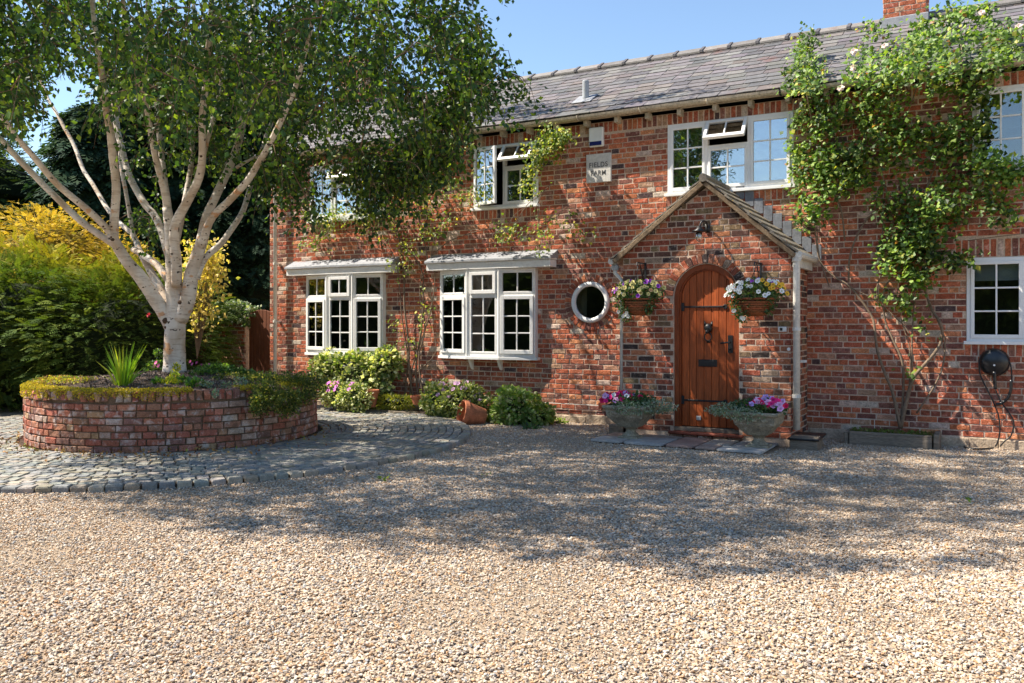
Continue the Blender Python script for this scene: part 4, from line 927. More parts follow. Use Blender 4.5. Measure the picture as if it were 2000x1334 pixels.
for u, v, zc, n in ((580, 390, 11.2, 12), (735, 375, 11.2, 12), (760, 370, 11.2, 18), (840, 320, 11.0, 14), (580, 300, 11.3, 10), (540, 330, 11.6, 18), (700, 300, 11.2, 26), (800, 320, 11.2, 24), (870, 270, 10.8, 18), (930, 170, 10.4, 16), (985, 150, 10.3, 6), (30, 190, 10.2, 14), (420, 280, 12.4, 20), (300, 430, 12.6, 10), (940, 130, 10.4, 20), (900, 60, 10.4, 24), (860, 200, 10.8, 26)):
    extra += [P3(u+rng.normal(0, 26), v+rng.normal(0, 22), zc+rng.normal(0, .5)) for _ in range(n)]
extra = np.array(extra); extra = extra[(extra[:, 1] < -.3)]; tips = np.vstack([tips, extra])
# grow twigs outward from the stems
d0 = np.array([np.min(np.sum((SK-t)**2, 1)) for t in tips]); order = np.argsort(d0)
node = np.zeros((len(SK)+len(tips)*2, 3)); node[:len(SK)] = SK; nn_ = len(SK); bm_ = MB(); LP = []; LA = []; LT = []
gt = fbm(tips, .8, 20.)
for i in order:
    t = tips[i]; D = node[:nn_]-t; dd = np.sum(D*D, 1)+np.where(D[:, 2] > .1, D[:, 2]**2*2, 0); j = int(np.argmin(dd)); q = node[j]; L_ = math.sqrt(dd[j])
    mid = (q+t)/2+np.array([0, 0, .12*min(L_, 1)])+rng.normal(0, .04, 3)
    droop = np.array([rng.normal(0, .10), rng.normal(0, .10), -rng.uniform(.22, .55)])
    if L_ > .05: droop[:2] += (t-q)[:2]/L_*.14
    e = t+droop; bm_.tube(np.array([q, mid, t, (t+e)/2+droop*.02, e]), np.array([min(.018, .004+.007*L_), .006, .004, .003, .002]), 4, cap=False)
    node[nn_] = t; node[nn_+1] = mid; nn_ += 2
    m_ = RR.randint(26, 44); s_ = rng.uniform(0, 1, (m_, 1)); base = np.where(s_ < .3, mid+(t-mid)*(s_/.3), t+(e-t)*((s_-.3)/.7))
    off = rng.normal(0, .055, (m_, 3)); LP.append(base+off); LA.append(off*9+np.array([0, 0, -.55])); LT.append(np.full(m_, gt[i]))
LP, LA, LT = np.concatenate(LP), np.concatenate(LA), np.concatenate(LT); n = len(LP)
tn = tones(n, [(.038, .085, .018, 5), (.024, .060, .024, 3.6), (.085, .155, .020, 3), (.22, .31, .03, 2.2)], .3)*(1+.35*LT[:, None])  # brightest tone puts sunlit, backlit leaf glimpses into the colour
k_ = LP[:, 1] < -.05
cm = MB(); leaves(cm, LP[k_], rng.uniform(.052, .086, n)[k_], tn[k_], axis=LA[k_]+rdir(n)[k_]*.5, wid=.36, fold=.07)
crown = link('crown', cm.mesh('crown', M_['leaf']), birch, kind='stuff')
link('twigs', bm_.mesh('twigs', M_['twig'], True), birch, kind='stuff')

# ---------------------------------------------------------------- conifer sprays and hedges behind
def spray_template(nl=7, droop=.25):
    V = []; F = []
    def lf(p, a, s_, w_):
        a = np.array(a)/np.linalg.norm(a); b_ = np.cross(a, (0, 0, 1)); b_ /= np.linalg.norm(b_)+1e-9; k = len(V)
        V.extend([p, p+a*s_*.5+b_*s_*w_, p+a*s_, p+a*s_*.5-b_*s_*w_]); F.append((k, k+1, k+2, k+3))
    for i in range(nl):
        t = i/nl; p = np.array([t, 0, -droop*t*t]); l_ = .50*(1-t*.6)
        for s_ in (-1, 1): lf(p, (1, s_*.95, -.18), l_, .17)
    lf(np.array([.7, 0, -droop*.5]), (1, 0, -.3), .42, .15); return np.array(V), np.array(F)
SPV, SPF = spray_template(5)
def sprays(mb, P, D, size, tone, roll=.5, tpl=(SPV, SPF)):
    """fans of scale leaves at P pointing along D"""
    V0, F0 = tpl; P = np.asarray(P); D = np.asarray(D)/(np.linalg.norm(D, axis=1)[:, None]+1e-9); n = len(P)
    up = np.array([0, 0, 1.])+rdir(n)*roll; B = np.cross(up, D); B /= np.linalg.norm(B, axis=1)[:, None]+1e-9; U = np.cross(D, B)
    s_ = np.broadcast_to(np.asarray(size, float), (n,))[:, None, None]
    V = P[:, None, :]+s_*(V0[None, :, 0, None]*D[:, None, :]+V0[None, :, 1, None]*B[:, None, :]+V0[None, :, 2, None]*U[:, None, :])
    F = (np.arange(n)*len(V0))[:, None, None]+F0[None]; mb.add(V.reshape(-1, 3), F.reshape(-1, F0.shape[1]), np.repeat(np.broadcast_to(tone, (n, 3)), len(V0), axis=0))
def mass(mb, c, R_, n, cols, size, namp=.25, nsc=.7, core=.8, seed=0., zmin=.0, lean=(0, 0, -.15), front=True, shade=None, roll=.5, extra=None):
    """foliage standing out from a lumpy body"""
    c = np.array(c); R_ = np.array(R_); d = rdir(n); d = d[d[:, 2] > -.55]
    if front:      # the far side is not needed densely
        tc = np.array([0, -CAMD, 1.5])-c; tc /= np.linalg.norm(tc); keep = (d@tc > -.25) | (rng.uniform(0, 1, len(d)) < .25); d = d[keep]
    base = c+d*R_; k = 1+namp*fbm(base, nsc, seed)+namp*.5*fbm(base, nsc*2.7, seed+5); P = c+d*R_*k[:, None]*rng.uniform(.74, 1.03, (len(d), 1)); ok = P[:, 2] > zmin; P = P[ok]; d = d[ok]
    dirs = d*np.array([1, 1, .5])+np.array(lean)+rdir(len(d))*.35
    t = tones(len(P), cols, .22)
    if extra is not None: t = extra(P, t)
    sprays(mb, P, dirs, rng.uniform(*size, len(P)), t, roll); return P
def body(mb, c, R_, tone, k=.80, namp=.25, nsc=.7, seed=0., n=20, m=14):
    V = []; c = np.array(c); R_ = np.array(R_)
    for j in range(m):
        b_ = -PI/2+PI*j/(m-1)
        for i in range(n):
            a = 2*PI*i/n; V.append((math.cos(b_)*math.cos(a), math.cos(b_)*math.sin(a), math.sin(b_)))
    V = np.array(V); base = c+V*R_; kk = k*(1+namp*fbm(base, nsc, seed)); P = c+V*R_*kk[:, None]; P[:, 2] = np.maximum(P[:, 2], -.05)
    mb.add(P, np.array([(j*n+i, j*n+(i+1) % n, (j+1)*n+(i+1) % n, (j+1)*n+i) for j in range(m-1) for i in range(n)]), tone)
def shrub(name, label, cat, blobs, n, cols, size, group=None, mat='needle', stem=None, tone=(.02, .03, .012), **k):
    c0 = np.array(blobs[0][0]); t_ = thing(name, (c0[0], c0[1], 0), label, cat, group); mb = MB(); tot = sum(b_[1][0]*b_[1][2] for b_ in blobs)
    for i, (c, R_) in enumerate(blobs):
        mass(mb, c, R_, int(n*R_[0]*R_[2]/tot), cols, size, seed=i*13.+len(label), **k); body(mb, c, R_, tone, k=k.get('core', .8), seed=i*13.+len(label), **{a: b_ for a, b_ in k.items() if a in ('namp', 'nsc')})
    link('crown', mb.mesh('crown', M_[mat]), t_, kind='stuff')
    if stem:
        s_ = MB(); s_.tube([(c0[0], c0[1], -.05), (c0[0]+.05, c0[1], stem*.5), (c0[0], c0[1], stem)], [.14, .11, .07], 8); link('trunk', s_.mesh('trunk', M_['twig'], True), t_)
    return t_
GRN = [(.095, .145, .028, 4), (.065, .105, .026, 3), (.15, .19, .032, 2)]
GOLD = [(.62, .43, .08, 4), (.50, .36, .05, 3), (.72, .54, .16, 2), (.26, .27, .04, 1)]
DARK = [(.018, .042, .020, 5), (.028, .055, .022, 3), (.012, .030, .018, 3)]  # dark albedo carries the shade on the trees' near side
def hedgetone(P, t):      # blends green to gold with height, broken up by noise
    g = np.clip((P[:, 2]-2.2)/.7+.8*fbm(P, .9, 31.), 0, 1)[:, None]; return t*(1-g)+g*tones(len(P), [(.42, .34, .03, 3), (.30, .29, .035, 3), (.52, .40, .05, 1)], .2)
c1 = P3(60, 760, 16.3); c2 = P3(262, 760, 15.9); c3 = P3(-180, 760, 16)
shrub('conifer_hedge', 'broad clipped conifer hedge with golden tipped green sprays left of the birch', 'hedge',
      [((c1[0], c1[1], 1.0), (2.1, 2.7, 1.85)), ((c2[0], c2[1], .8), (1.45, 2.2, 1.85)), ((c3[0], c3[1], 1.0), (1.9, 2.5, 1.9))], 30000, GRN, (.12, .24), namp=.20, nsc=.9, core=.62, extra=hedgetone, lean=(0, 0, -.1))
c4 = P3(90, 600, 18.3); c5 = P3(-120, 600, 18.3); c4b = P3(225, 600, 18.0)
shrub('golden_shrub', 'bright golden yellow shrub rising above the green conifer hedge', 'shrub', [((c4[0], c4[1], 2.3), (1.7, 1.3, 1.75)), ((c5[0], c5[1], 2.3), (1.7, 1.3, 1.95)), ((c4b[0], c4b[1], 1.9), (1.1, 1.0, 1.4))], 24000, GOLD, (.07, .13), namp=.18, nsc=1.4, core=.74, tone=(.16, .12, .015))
c6 = P3(395, 640, 15.0)
t_ = thing('yellow_shrub', (c6[0], c6[1], 0), 'airy yellow leaved shrub glowing behind the birch trunk', 'shrub'); mb = MB(); sm_ = MB(); LPs = []
for i in range(46):
    tu, tv = RR.uniform(362, 430), RR.uniform(478, 575)
    if (tu-385)/60+(tv-480)/160 > 1.15: continue
    p = P3(tu, tv, 15.0+RR.uniform(-.4, .4)); b0 = P3(385, 700, 15.0); sm_.tube([b0, (b0+p)/2+np.array([0, 0, .15]), p], [.008, .005, .003], 4); LPs.append(p+rng.normal(0, .10, (24, 3))); LPs.append((p+b0)/2+rng.normal(0, .14, (6, 3)))
LPs = np.concatenate(LPs); leaves(mb, LPs, rng.uniform(.06, .10, len(LPs)), tones(len(LPs), [(.60, .46, .16, 3), (.5, .40, .10, 2), (.34, .34, .08, 1.4)]), bias=(0, 0, -.2)); link('foliage', mb.mesh('foliage', M_['leaf']), t_, kind='stuff'); link('stem', sm_.mesh('stem', M_['twig']), t_)
def conifer(u, vtop, zc, half, label, cols=DARK, n=5200, size=(.35, .65), zb=.2, droop=-.35, name='conifer_tree'):
    b0 = P3(u, 640, zc); top = CAMH-(vtop-VH)*zc/FPX; t_ = thing(name, (b0[0], b0[1], 0), label, 'tree', 'trees behind the garden'); mb = MB()
    h = rng.uniform(zb, top, n); f_ = (top-h)/(top-zb); r_ = half*np.clip(f_, 0, 1)**.62*(.72+.28*np.abs(np.sin(h*4.2)))*rng.uniform(.45, 1.05, n)+.05; a = rng.uniform(0, 2*PI, n)
    k = 1+.3*np.array([mnoise.noise(Vector((math.cos(x)*1.5+u, math.sin(x)*1.5, y*.7))) for x, y in zip(a, h)]); r_ = r_*k
    P = np.stack([b0[0]+r_*np.cos(a), b0[1]+r_*np.sin(a), h], 1); D = np.stack([np.cos(a), np.sin(a), np.full(n, droop)], 1)+rdir(n)*.3
    sprays(mb, P, D, rng.uniform(*size, n), tones(n, cols, .25), .35)
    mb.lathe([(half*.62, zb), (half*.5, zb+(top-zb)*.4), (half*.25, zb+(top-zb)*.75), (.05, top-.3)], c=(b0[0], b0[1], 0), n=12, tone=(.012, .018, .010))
    link('crown', mb.mesh('crown', M_['needle']), t_, kind='stuff'); s_ = MB(); s_.tube([(b0[0], b0[1], -.1), (b0[0], b0[1], top*.9)], [.22, .04], 8); link('trunk', s_.mesh('trunk', M_['twig']), t_)
conifer(180, 205, 21, 2.3, 'tall blue green conifer whose feathery tip stands against the pale sky left', [(.03, .065, .035, 3), (.045, .085, .04, 2), (.02, .045, .03, 2)])
conifer(265, 150, 23, 2.9, 'dark conifer directly behind the left birch stems')
conifer(365, 120, 23.5, 3.2, 'dark dense conifer behind the middle of the birch')
conifer(455, 110, 24, 3.2, 'tall blackish conifer between birch and house wall', n=6500)
conifer(545, 120, 26, 3.0, 'dark conifer whose edge meets the house corner')
conifer(410, 380, 22.0, 2.0, 'low dark yew above the ivy covered garden wall', n=3000, size=(.2, .4))
conifer(505, 360, 22.5, 2.0, 'low dark yew behind the brown garden gate', n=3000, size=(.2, .4))
LG = [(.06, .10, .025, 3), (.09, .13, .03, 2), (.04, .07, .022, 2)]
for u, zc, top, hw, lb in ((0, 24, 6.0, 2.8, 'rounded green tree at the far left edge behind the hedge'), (110, 26, 5.4, 2.3, 'small green tree under the gap of pale sky'), (-170, 22, 7.5, 3.2, 'broad green tree beyond the left side of the garden'), (300, 27, 7.0, 2.5, 'mid green tree seen between birch stems')):
    b0 = P3(u, 640, zc); shrub('leafy_tree', lb, 'tree', [((b0[0], b0[1], top-hw), (hw, hw, hw)), ((b0[0]+hw*.5, b0[1], top-hw*1.7), (hw*.8, hw*.8, hw*.9))], 3800, LG, (.25, .5), group='leafy trees behind the hedge', stem=top-hw, namp=.3, nsc=.5)

# trees on the far side of the drive, behind the camera: what the windows mirror
for x, y, top, hw, lb in ((-15.5, -27, 10.5, 3.6, 'big garden tree across the drive, mirrored in the upper windows'), (-24, -26, 8.5, 4.5, 'tree across the drive beyond the left lawn'), (-3, -31, 6.5, 3.6, 'bushy tree across the drive, mirrored in the lower right window'), (4, -29, 6.0, 3.6, 'low tree across the drive to the right')):
    shrub('garden_tree', lb, 'tree', [((x, y, top-hw), (hw, hw, hw)), ((x+hw*.6, y, top-hw*1.6), (hw*.8, hw*.8, hw*.8)), ((x-hw*.6, y, hw*.7), (hw*.9, hw*.8, hw*.8))], 4200, LG, (.35, .6), group='trees across the drive', stem=top-hw, namp=.3, nsc=.45, front=False)

def mirrored_hedge(a, b_, h, label, n=9000):
    a, b_ = np.array(a), np.array(b_); L_ = np.linalg.norm(b_-a); mb = MB(); t = rng.uniform(0, 1, n); base = a[None]*(1-t[:, None])+b_[None]*t[:, None]
    nrm = np.array([-(b_-a)[1], (b_-a)[0]])/L_; side = rng.choice([-1, 1], n); hh = rng.uniform(0, 1, n)**.8*h*(1+.15*np.array([mnoise.noise(Vector((x*L_*.5, 2, 0))) for x in t])); off = .7*side*rng.uniform(.7, 1.2, n)
    P = np.stack([base[:, 0]+nrm[0]*off, base[:, 1]+nrm[1]*off, hh], 1); D = np.stack([nrm[0]*side, nrm[1]*side, np.full(n, .3)], 1)+rdir(n)*.6
    sprays(mb, P, D, rng.uniform(.3, .5, n), tones(n, LG, .25), .5); q = .45*nrm
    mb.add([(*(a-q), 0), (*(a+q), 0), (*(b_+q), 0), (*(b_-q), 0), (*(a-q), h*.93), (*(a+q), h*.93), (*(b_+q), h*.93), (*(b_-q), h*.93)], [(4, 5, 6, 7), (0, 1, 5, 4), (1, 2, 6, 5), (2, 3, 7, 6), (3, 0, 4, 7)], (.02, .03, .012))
    link('hedge', mb.mesh('hedge', M_['needle']), None, label=label, cat='hedge')
mirrored_hedge((-34, -22), (12, -23), 4.2, 'long unseen hedge across the drive, added to darken what the bay panes mirror')  # both hedges added so the bay panes mirror dark foliage
mirrored_hedge((-30, -22), (-25, 2), 3.6, 'hedge on the left beyond the round bed, added to darken window reflections')

# ---------------------------------------------------------------- garden wall with ivy and the gate
gx0, gx1, gy = -13.15, -12.40, .25
def wx(u, y): return float(PY(u, 600, y)[0])
gy = .5; g0, g1, g2 = wx(400, gy), wx(478, gy), wx(529, gy)
gw = thing('garden_wall', ((g0+g1)/2, gy+.12, 0), 'short brick garden wall under ivy beside the brown gate', 'wall')
mb = MB(); mb.box(g0-1.2, g1, gy, gy+.24, -.05, 1.62); cw = link('core', mb.mesh('core', M_['mortar']), gw); pg = Pieces(bw.v)
lay(pg, Matrix.Translation((g0-1.2, gy, 0)), g1-g0+1.2, .0, 1.60); pg.build(cw, 'brick', 'brickwork', M_['brick'], 90)
mb = MB(); n = 2600; x = rng.uniform(g0-.9, g1+.18, n); t = rng.uniform(0, 1, n); hh = 1.70+.12*np.sin((x-g0)*2.4)+rng.uniform(-.28, .12, n)-.35*np.clip((g0+.2-x), 0, 1); P = np.stack([x, gy-.02-rng.uniform(0, .14, n)+np.where(hh > 1.62, rng.uniform(0, .35, n), 0), hh], 1)
leaves(mb, P, rng.uniform(.05, .08, n), tones(n, [(.05, .095, .03, 3), (.09, .14, .05, 2), (.32, .36, .24, 2)]), bias=(0, -.5, -.3), wid=.5, up=np.tile([0, -1, .6], (n, 1)))
o = link('ivy', mb.mesh('ivy', M_['leaf']), None, kind='stuff', label='pale edged ivy hanging over the top of the garden wall'); 
gate = thing('garden_gate', ((g1+g2)/2, gy+.1, 0), 'brown boarded garden gate with a curved top beside the house corner', 'gate'); nb = 7; W_ = g2-g1-.04
for i in range(nb):
    xa, xb = g1+.02+W_*i/nb, g1+.02+W_*(i+1)/nb-.006; f = lambda x: 1.55+.20*math.sqrt(max(0, 1-((x-(g1+g2)/2)/(W_/2+.06))**2))
    q = MB(); q.prism([(xa, .06), (xb, .06), (xb, f(xb)), ((xa+xb)/2, f((xa+xb)/2)), (xa, f(xa))], gy+.09, gy+.115); link('board', q.mesh('board', M_['gate']), gate, bevel=.004)
for z in (.35, 1.35): q = MB(); q.box(g1+.03, g2-.03, gy+.117, gy+.15, z, z+.1); link('rail', q.mesh('rail', M_['gate']), gate)
# low dark garden wall at far left
b0 = P3(-120, 800, 14.0); b1 = P3(62, 800, 14.6)

# ---------------------------------------------------------------- climbers on the facade
def W_at(u, v, off=.12):     # a point just off the wall, or lying over the roof slope higher up
    p = PY(u, v, -off)
    if p[2] > 4.45:
        y = -off
        for _ in range(12):
            p = PY(u, v, y); y = .6*y+.4*(min(2.0, (p[2]-4.62)/math.tan(SLA)-.17)-off)
        p = PY(u, v, min(y, -off+.9))
    return p
def canes(mb, lines, off=.10, k=4):
    for pts, r0, r1 in lines:
        P = np.array([W_at(u, v, off+RR.uniform(-.03, .04)) for u, v in pts]); Q = smooth(P, k); mb.tube(Q, np.linspace(r0, r1, len(Q)), 6)
def c8(*p): return [(1500+a/2.668, 400+b_/2.668) for a, b_ in p]
rose = thing('climbing_rose', (-1.15, -.12, 0), 'large climbing rose with pale blooms spreading over wall and roof right of the porch', 'climbing rose')
mb = MB()
canes(mb, [(c8((690, 1165), (730, 990), (760, 900), (800, 850), (870, 770), (905, 700), (900, 620), (850, 540), (820, 440), (800, 380), (830, 250), (900, 160), (980, 110)), .028, .010),
 (c8((688, 1160), (650, 980), (610, 880), (570, 760), (555, 640), (540, 580), (480, 490), (420, 420), (340, 370), (270, 290), (250, 170), (240, 60)), .022, .009),
 (c8((695, 1150), (705, 960), (700, 820), (650, 700), (610, 600), (600, 480), (620, 410), (660, 385)), .018, .008),
 (c8((420, 400), (425, 280), (460, 170), (510, 80), (560, 30), (570, -60), (610, -130)), .014, .008),
 (c8((752, 900), (750, 700), (760, 560), (765, 450), (790, 400)), .013, .006),
 (c8((775, 1085), (870, 940), (915, 820), (920, 700), (890, 620), (840, 500)), .013, .007),
 (c8((570, 500), (570, 420), (595, 330), (595, 200), (600, 60)), .011, .006),
 (c8((740, 680), (700, 620), (560, 500), (430, 430)), .009, .005), (c8((735, 980), (740, 760), (700, 620), (690, 540)), .010, .005),
 ([(1745, 440), (1735, 390), (1720, 330), (1700, 270), (1690, 200)], .012, .006), ([(1800, 400), (1820, 340), (1850, 280), (1870, 200), (1880, 120), (1870, 50)], .013, .005),
 ([(1650, 470), (1640, 400), (1600, 330), (1590, 260), (1575, 180), (1570, 110)], .012, .005), ([(1720, 330), (1760, 250), (1790, 170), (1800, 90), (1790, 30)], .011, .004),
 ([(1870, 440), (1910, 400), (1960, 350), (2010, 330)], .008, .005), ([(1620, 560), (1600, 500), (1595, 430)], .010, .006), ([(1890, 470), (1950, 462), (2010, 455)], .006, .005)])
link('cane', mb.mesh('cane', M_['cane'], True), rose, kind='stuff')
RB = [(1570, 150, 38, 60, 1.25), (1575, 85, 30, 24, .35), (1605, 235, 45, 50, .8), (1700, 140, 60, 60, 1.05), (1710, 220, 75, 52, 1.1), (1780, 100, 70, 60, 1.25), (1850, 60, 70, 45, 1.0), (1870, 140, 80, 60, 1.5), (1945, 110, 42, 35, .6), (1760, 290, 80, 50, 1.0),
      (1640, 330, 55, 50, .9), (1590, 340, 38, 65, .9), (1578, 415, 34, 24, .35), (1680, 330, 50, 50, .6), (1740, 400, 50, 42, .5), (1850, 260, 70, 50, .8), (1900, 330, 60, 60, .8), (1970, 335, 35, 32, .45), (1915, 235, 22, 40, .22), (1850, 400, 60, 50, .7), (1790, 440, 50, 40, .65), (1755, 495, 50, 30, .65), (1812, 490, 40, 34, .5), (1790, 540, 40, 22, .45), (1870, 508, 30, 14, .25), (1950, 415, 35, 35, .35), (1768, 590, 14, 30, .16), (1722, 560, 10, 40, .08), (1800, 640, 12, 30, .06), (1560, 300, 22, 55, .3), (1785, 722, 12, 12, .04), (1965, 60, 55, 35, .6), (1700, 60, 60, 20, .18), (1900, 20, 70, 18, .35)]
mb = MB(); LPs = []; ws = np.array([b_[4] for b_ in RB])
for u, v, ru, rv, w_ in RB:
    for k in range(int(w_*46)):
        while True:
            a, b_ = rng.normal(0, .55, 2)
            if a*a+b_*b_ < 1.2: break
        p = W_at(u+a*ru, v+b_*rv, .12+abs(rng.normal(0, .16))); m_ = RR.randint(8, 20); LPs.append(p+rng.normal(0, .065, (m_, 3))*np.array([1, .8, 1]))
LPs = np.concatenate(LPs); LPs = LPs[LPs[:, 1] < np.where(LPs[:, 2] < 4.4, -.03, 9)]; n = len(LPs)
g = fbm(LPs, 1.6, 4.)[:, None]
leaves(mb, LPs, rng.uniform(.048, .080, n), tones(n, [(.13, .22, .035, 4), (.085, .16, .03, 3.2), (.22, .31, .05, 2.4), (.38, .37, .06, .7), (.36, .16, .06, .25), (.04, .075, .02, 2.2)], .3)*(1+.7*g), bias=(0, -.25, -.25), wid=.42, up=np.tile([-.3, -.7, .8], (n, 1)))
link('foliage', mb.mesh('foliage', M_['leaf']), rose, kind='stuff')
def bloom(p, r_, tone, par, nrm=(0, -1, .35), name='flower', heart=(.75, .55, .08), petals=6, double=False):
    q = MB(); nv = Vector(nrm).normalized(); M = Matrix.Translation(p)@nv.to_track_quat('Z', 'Y').to_matrix().to_4x4()@Matrix.Rotation(RR.uniform(0, 6), 4, 'Z'); V = [(0, 0, -.25*r_)]; T = [tuple(x*.55 for x in tone)]
    for i in range(petals*2):
        a = PI*i/petals; rr = r_ if i % 2 == 0 else r_*.80; V.append((rr*math.cos(a), rr*math.sin(a), .05*r_*(1 if i % 2 == 0 else -1))); T.append(tone)
    F = [(0, 1+i, 1+(i+1) % (petals*2)) for i in range(petals*2)]; q.add(xf(M, np.array(V)), F, np.array(T))
    if double: 
        for rr, zz in ((.72, .25), (.42, .4)): q.add(xf(M, np.array([(0, 0, 0)]+[(r_*rr*math.cos(i*PI/3+rr), r_*rr*math.sin(i*PI/3+rr), r_*zz) for i in range(6)])), [(0, 1+i, 1+(i+1) % 6) for i in range(6)], tone)
    else: q.add(xf(M, np.array([(.22*r_*math.cos(i*PI/3), .22*r_*math.sin(i*PI/3), -.08*r_) for i in range(6)])), [tuple(range(6))], heart)
    return link(name, q.mesh(name, M_['petal']), par)
for u, v in ((1668, 100), (1642, 172), (1855, 160), (1917, 25), (1728, 90), (1667, 132), (1990, 52)): bloom(W_at(u, v, .42), .05, (.85, .70, .62), rose, double=True)

cl = thing('climbing_plant', (-8.5, -.1, 0), 'sparse leafed climber on bare canes between the two bay windows', 'climber'); mb = MB()
canes(mb, [([(808, 782), (800, 730), (797, 660), (790, 600), (789, 540), (782, 480), (770, 430), (745, 395)], .020, .008), ([(818, 780), (812, 720), (822, 650), (826, 600), (826, 540), (812, 505), (790, 480), (760, 440), (720, 415), (670, 400)], .018, .006), ([(800, 780), (805, 720), (815, 690), (840, 610), (850, 540), (842, 500), (860, 440), (890, 400)], .014, .006),
 ([(826, 775), (818, 700), (830, 640), (820, 560), (835, 510), (820, 430), (815, 350)], .014, .006), ([(790, 775), (796, 700), (785, 620), (780, 560), (770, 500), (740, 470), (700, 455), (640, 450)], .012, .005), ([(812, 730), (850, 690), (845, 640)], .010, .005), ([(842, 500), (880, 470), (940, 450), (1000, 445), (1050, 440)], .010, .004), ([(1050, 400), (1052, 440), (1060, 470)], .008, .004), ([(1050, 345), (1058, 310), (1080, 280), (1100, 262)], .007, .003), ([(1000, 445), (1030, 400), (1050, 385), (1075, 360)], .006, .004), ([(640, 450), (610, 440), (590, 470)], .006, .003)], .07)
canes(mb, [([(1040, 420), (1062, 375), (1085, 352)], .006, .003), ([(1030, 345), (1062, 318), (1098, 305), (1120, 312)], .006, .003), ([(1045, 330), (1070, 290), (1088, 262), (1085, 240)], .006, .003), ([(1020, 300), (1050, 285), (1082, 288), (1118, 278)], .005, .003), ([(1050, 440), (1085, 425), (1110, 400)], .006, .003), ([(985, 450), (1010, 415), (1040, 400)], .005, .003)], .30)
link('cane', mb.mesh('cane', M_['cane'], True), cl, kind='stuff')
mb = MB(); LPs = []
for u, v, ru, rv, k, off in ((620, 455, 45, 30, 26, .10), (660, 420, 60, 18, 24, .14), (730, 430, 60, 25, 22, .18), (760, 380, 50, 40, 30, .22), (830, 360, 60, 50, 34, .22), (850, 430, 45, 40, 24, .2), (790, 500, 30, 40, 14, .12), (900, 380, 40, 40, 18, .2), (980, 455, 30, 18, 14, .28), (1060, 455, 30, 25, 10, .25), (1078, 275, 26, 18, 60, .30), (1055, 300, 22, 18, 36, .34), (1100, 268, 14, 10, 16, .36), (1040, 330, 16, 16, 12, .3), (1030, 375, 25, 25, 12, .3), (820, 600, 40, 40, 5, .1), (1140, 470, 30, 20, 3, .15), (800, 660, 40, 50, 5, .1), (640, 330, 30, 40, 10, .2), (720, 350, 40, 40, 16, .25), (1090, 430, 50, 20, 6, .22)):
    for _ in range(k): LPs.append(W_at(u+rng.normal(0, .55)*ru, v+rng.normal(0, .55)*rv, off+abs(rng.normal(0, .08)))+rng.normal(0, .055, (RR.randint(7, 15), 3)))
LPs = np.concatenate(LPs); LPs = LPs[LPs[:, 1] < -.02]; n = len(LPs)
leaves(mb, LPs, rng.uniform(.038, .066, n), tones(n, [(.16, .24, .035, 4), (.09, .14, .03, 2.4), (.34, .35, .05, 2.4), (.46, .40, .06, 1)]), bias=(0, -.2, -.35), wid=.4, up=np.tile([-.3, -.7, .6], (n, 1))); link('foliage', mb.mesh('foliage', M_['leaf']), cl, kind='stuff')
def trellis(us, vs, label):
    P0 = PY(us[0], vs[0], -.03); P1 = PY(us[1], vs[1], -.03); x0, x1 = P0[0], P1[0]; zt, zb_ = P0[2], P1[2]; mb = MB()
    t_ = thing('wire_trellis', ((x0+x1)/2, -.03, zb_), label, 'trellis', 'wire trellises on the wall'); nx = 3; nz = max(4, int((zt-zb_)/.22))
    for i in range(nx): q = MB(); x = x0+(x1-x0)*i/(nx-1); q.tube([(x, -.03, zb_), (x, -.03, zt)], .005, 6); link('wire', q.mesh('wire', M_['white_pipe']), t_)
    for j in range(nz): q = MB(); z = zb_+(zt-zb_)*j/(nz-1); q.tube([(x0-.05, -.037, z), (x1+.05, -.037, z)], .005, 6); link('wire', q.mesh('wire', M_['white_pipe']), t_)
trellis((777, 560), (838, 775), 'pale wire trellis behind the climber between the bays'); trellis((1708, 545), (1762, 760), 'pale wire trellis behind the climbing rose canes')

# ---------------------------------------------------------------- wall fittings
x0, x1, z0, z1 = -5.30, -4.91, 3.555, 3.975
pq = thing('name_plaque', ((x0+x1)/2, 0, z0), 'square pale stone plaque lettered FIELDS FARM between the upper windows', 'plaque')
q = MB(); q.box(x0, x1, -.045, -.002, z0, z1); link('stone', q.mesh('stone', M_['plaque']), pq, bevel=.004)
def text(s_, x, z, h, y, mat, par, name='lettering', wid=None, ext=.002):
    cu = bpy.data.curves.new(name, 'FONT'); cu.body = s_; cu.size = h*1.4; cu.extrude = ext*.6; cu.align_x = 'CENTER'; cu.space_character = 1.12; cu.offset = .0012
    o = bpy.data.objects.new(name, cu); COL.objects.link(o); o.rotation_euler = (PI/2, 0, 0); o.location = (x, y, z)
    if wid: bpy.context.view_layer.update(); o.scale.x = wid/max(o.dimensions.x, 1e-3)
    cu.materials.append(mat); o.parent = par; o.matrix_parent_inverse = Matrix.Translation(-ROOTLOC[par.name]); return o
text('FIELDS', (x0+x1)/2, z0+.225, .072, -.047, M_['ink'], pq, wid=.29); text('FARM', (x0+x1)/2, z0+.105, .072, -.047, M_['ink'], pq, wid=.23)
al = thing('alarm_box', (-5.13, 0, 4.06), 'white alarm box with navy panel under the eaves', 'alarm box')
q = MB(); q.box(-5.245, -5.02, -.085, -.012, 4.075, 4.36); link('case', q.mesh('case', M_['box_white']), al, bevel=.014)
q = MB(); q.box(-5.228, -5.037, -.092, -.086, 4.09, 4.15); link('strobe', q.mesh('strobe', M_['navy']), al, bevel=.003)
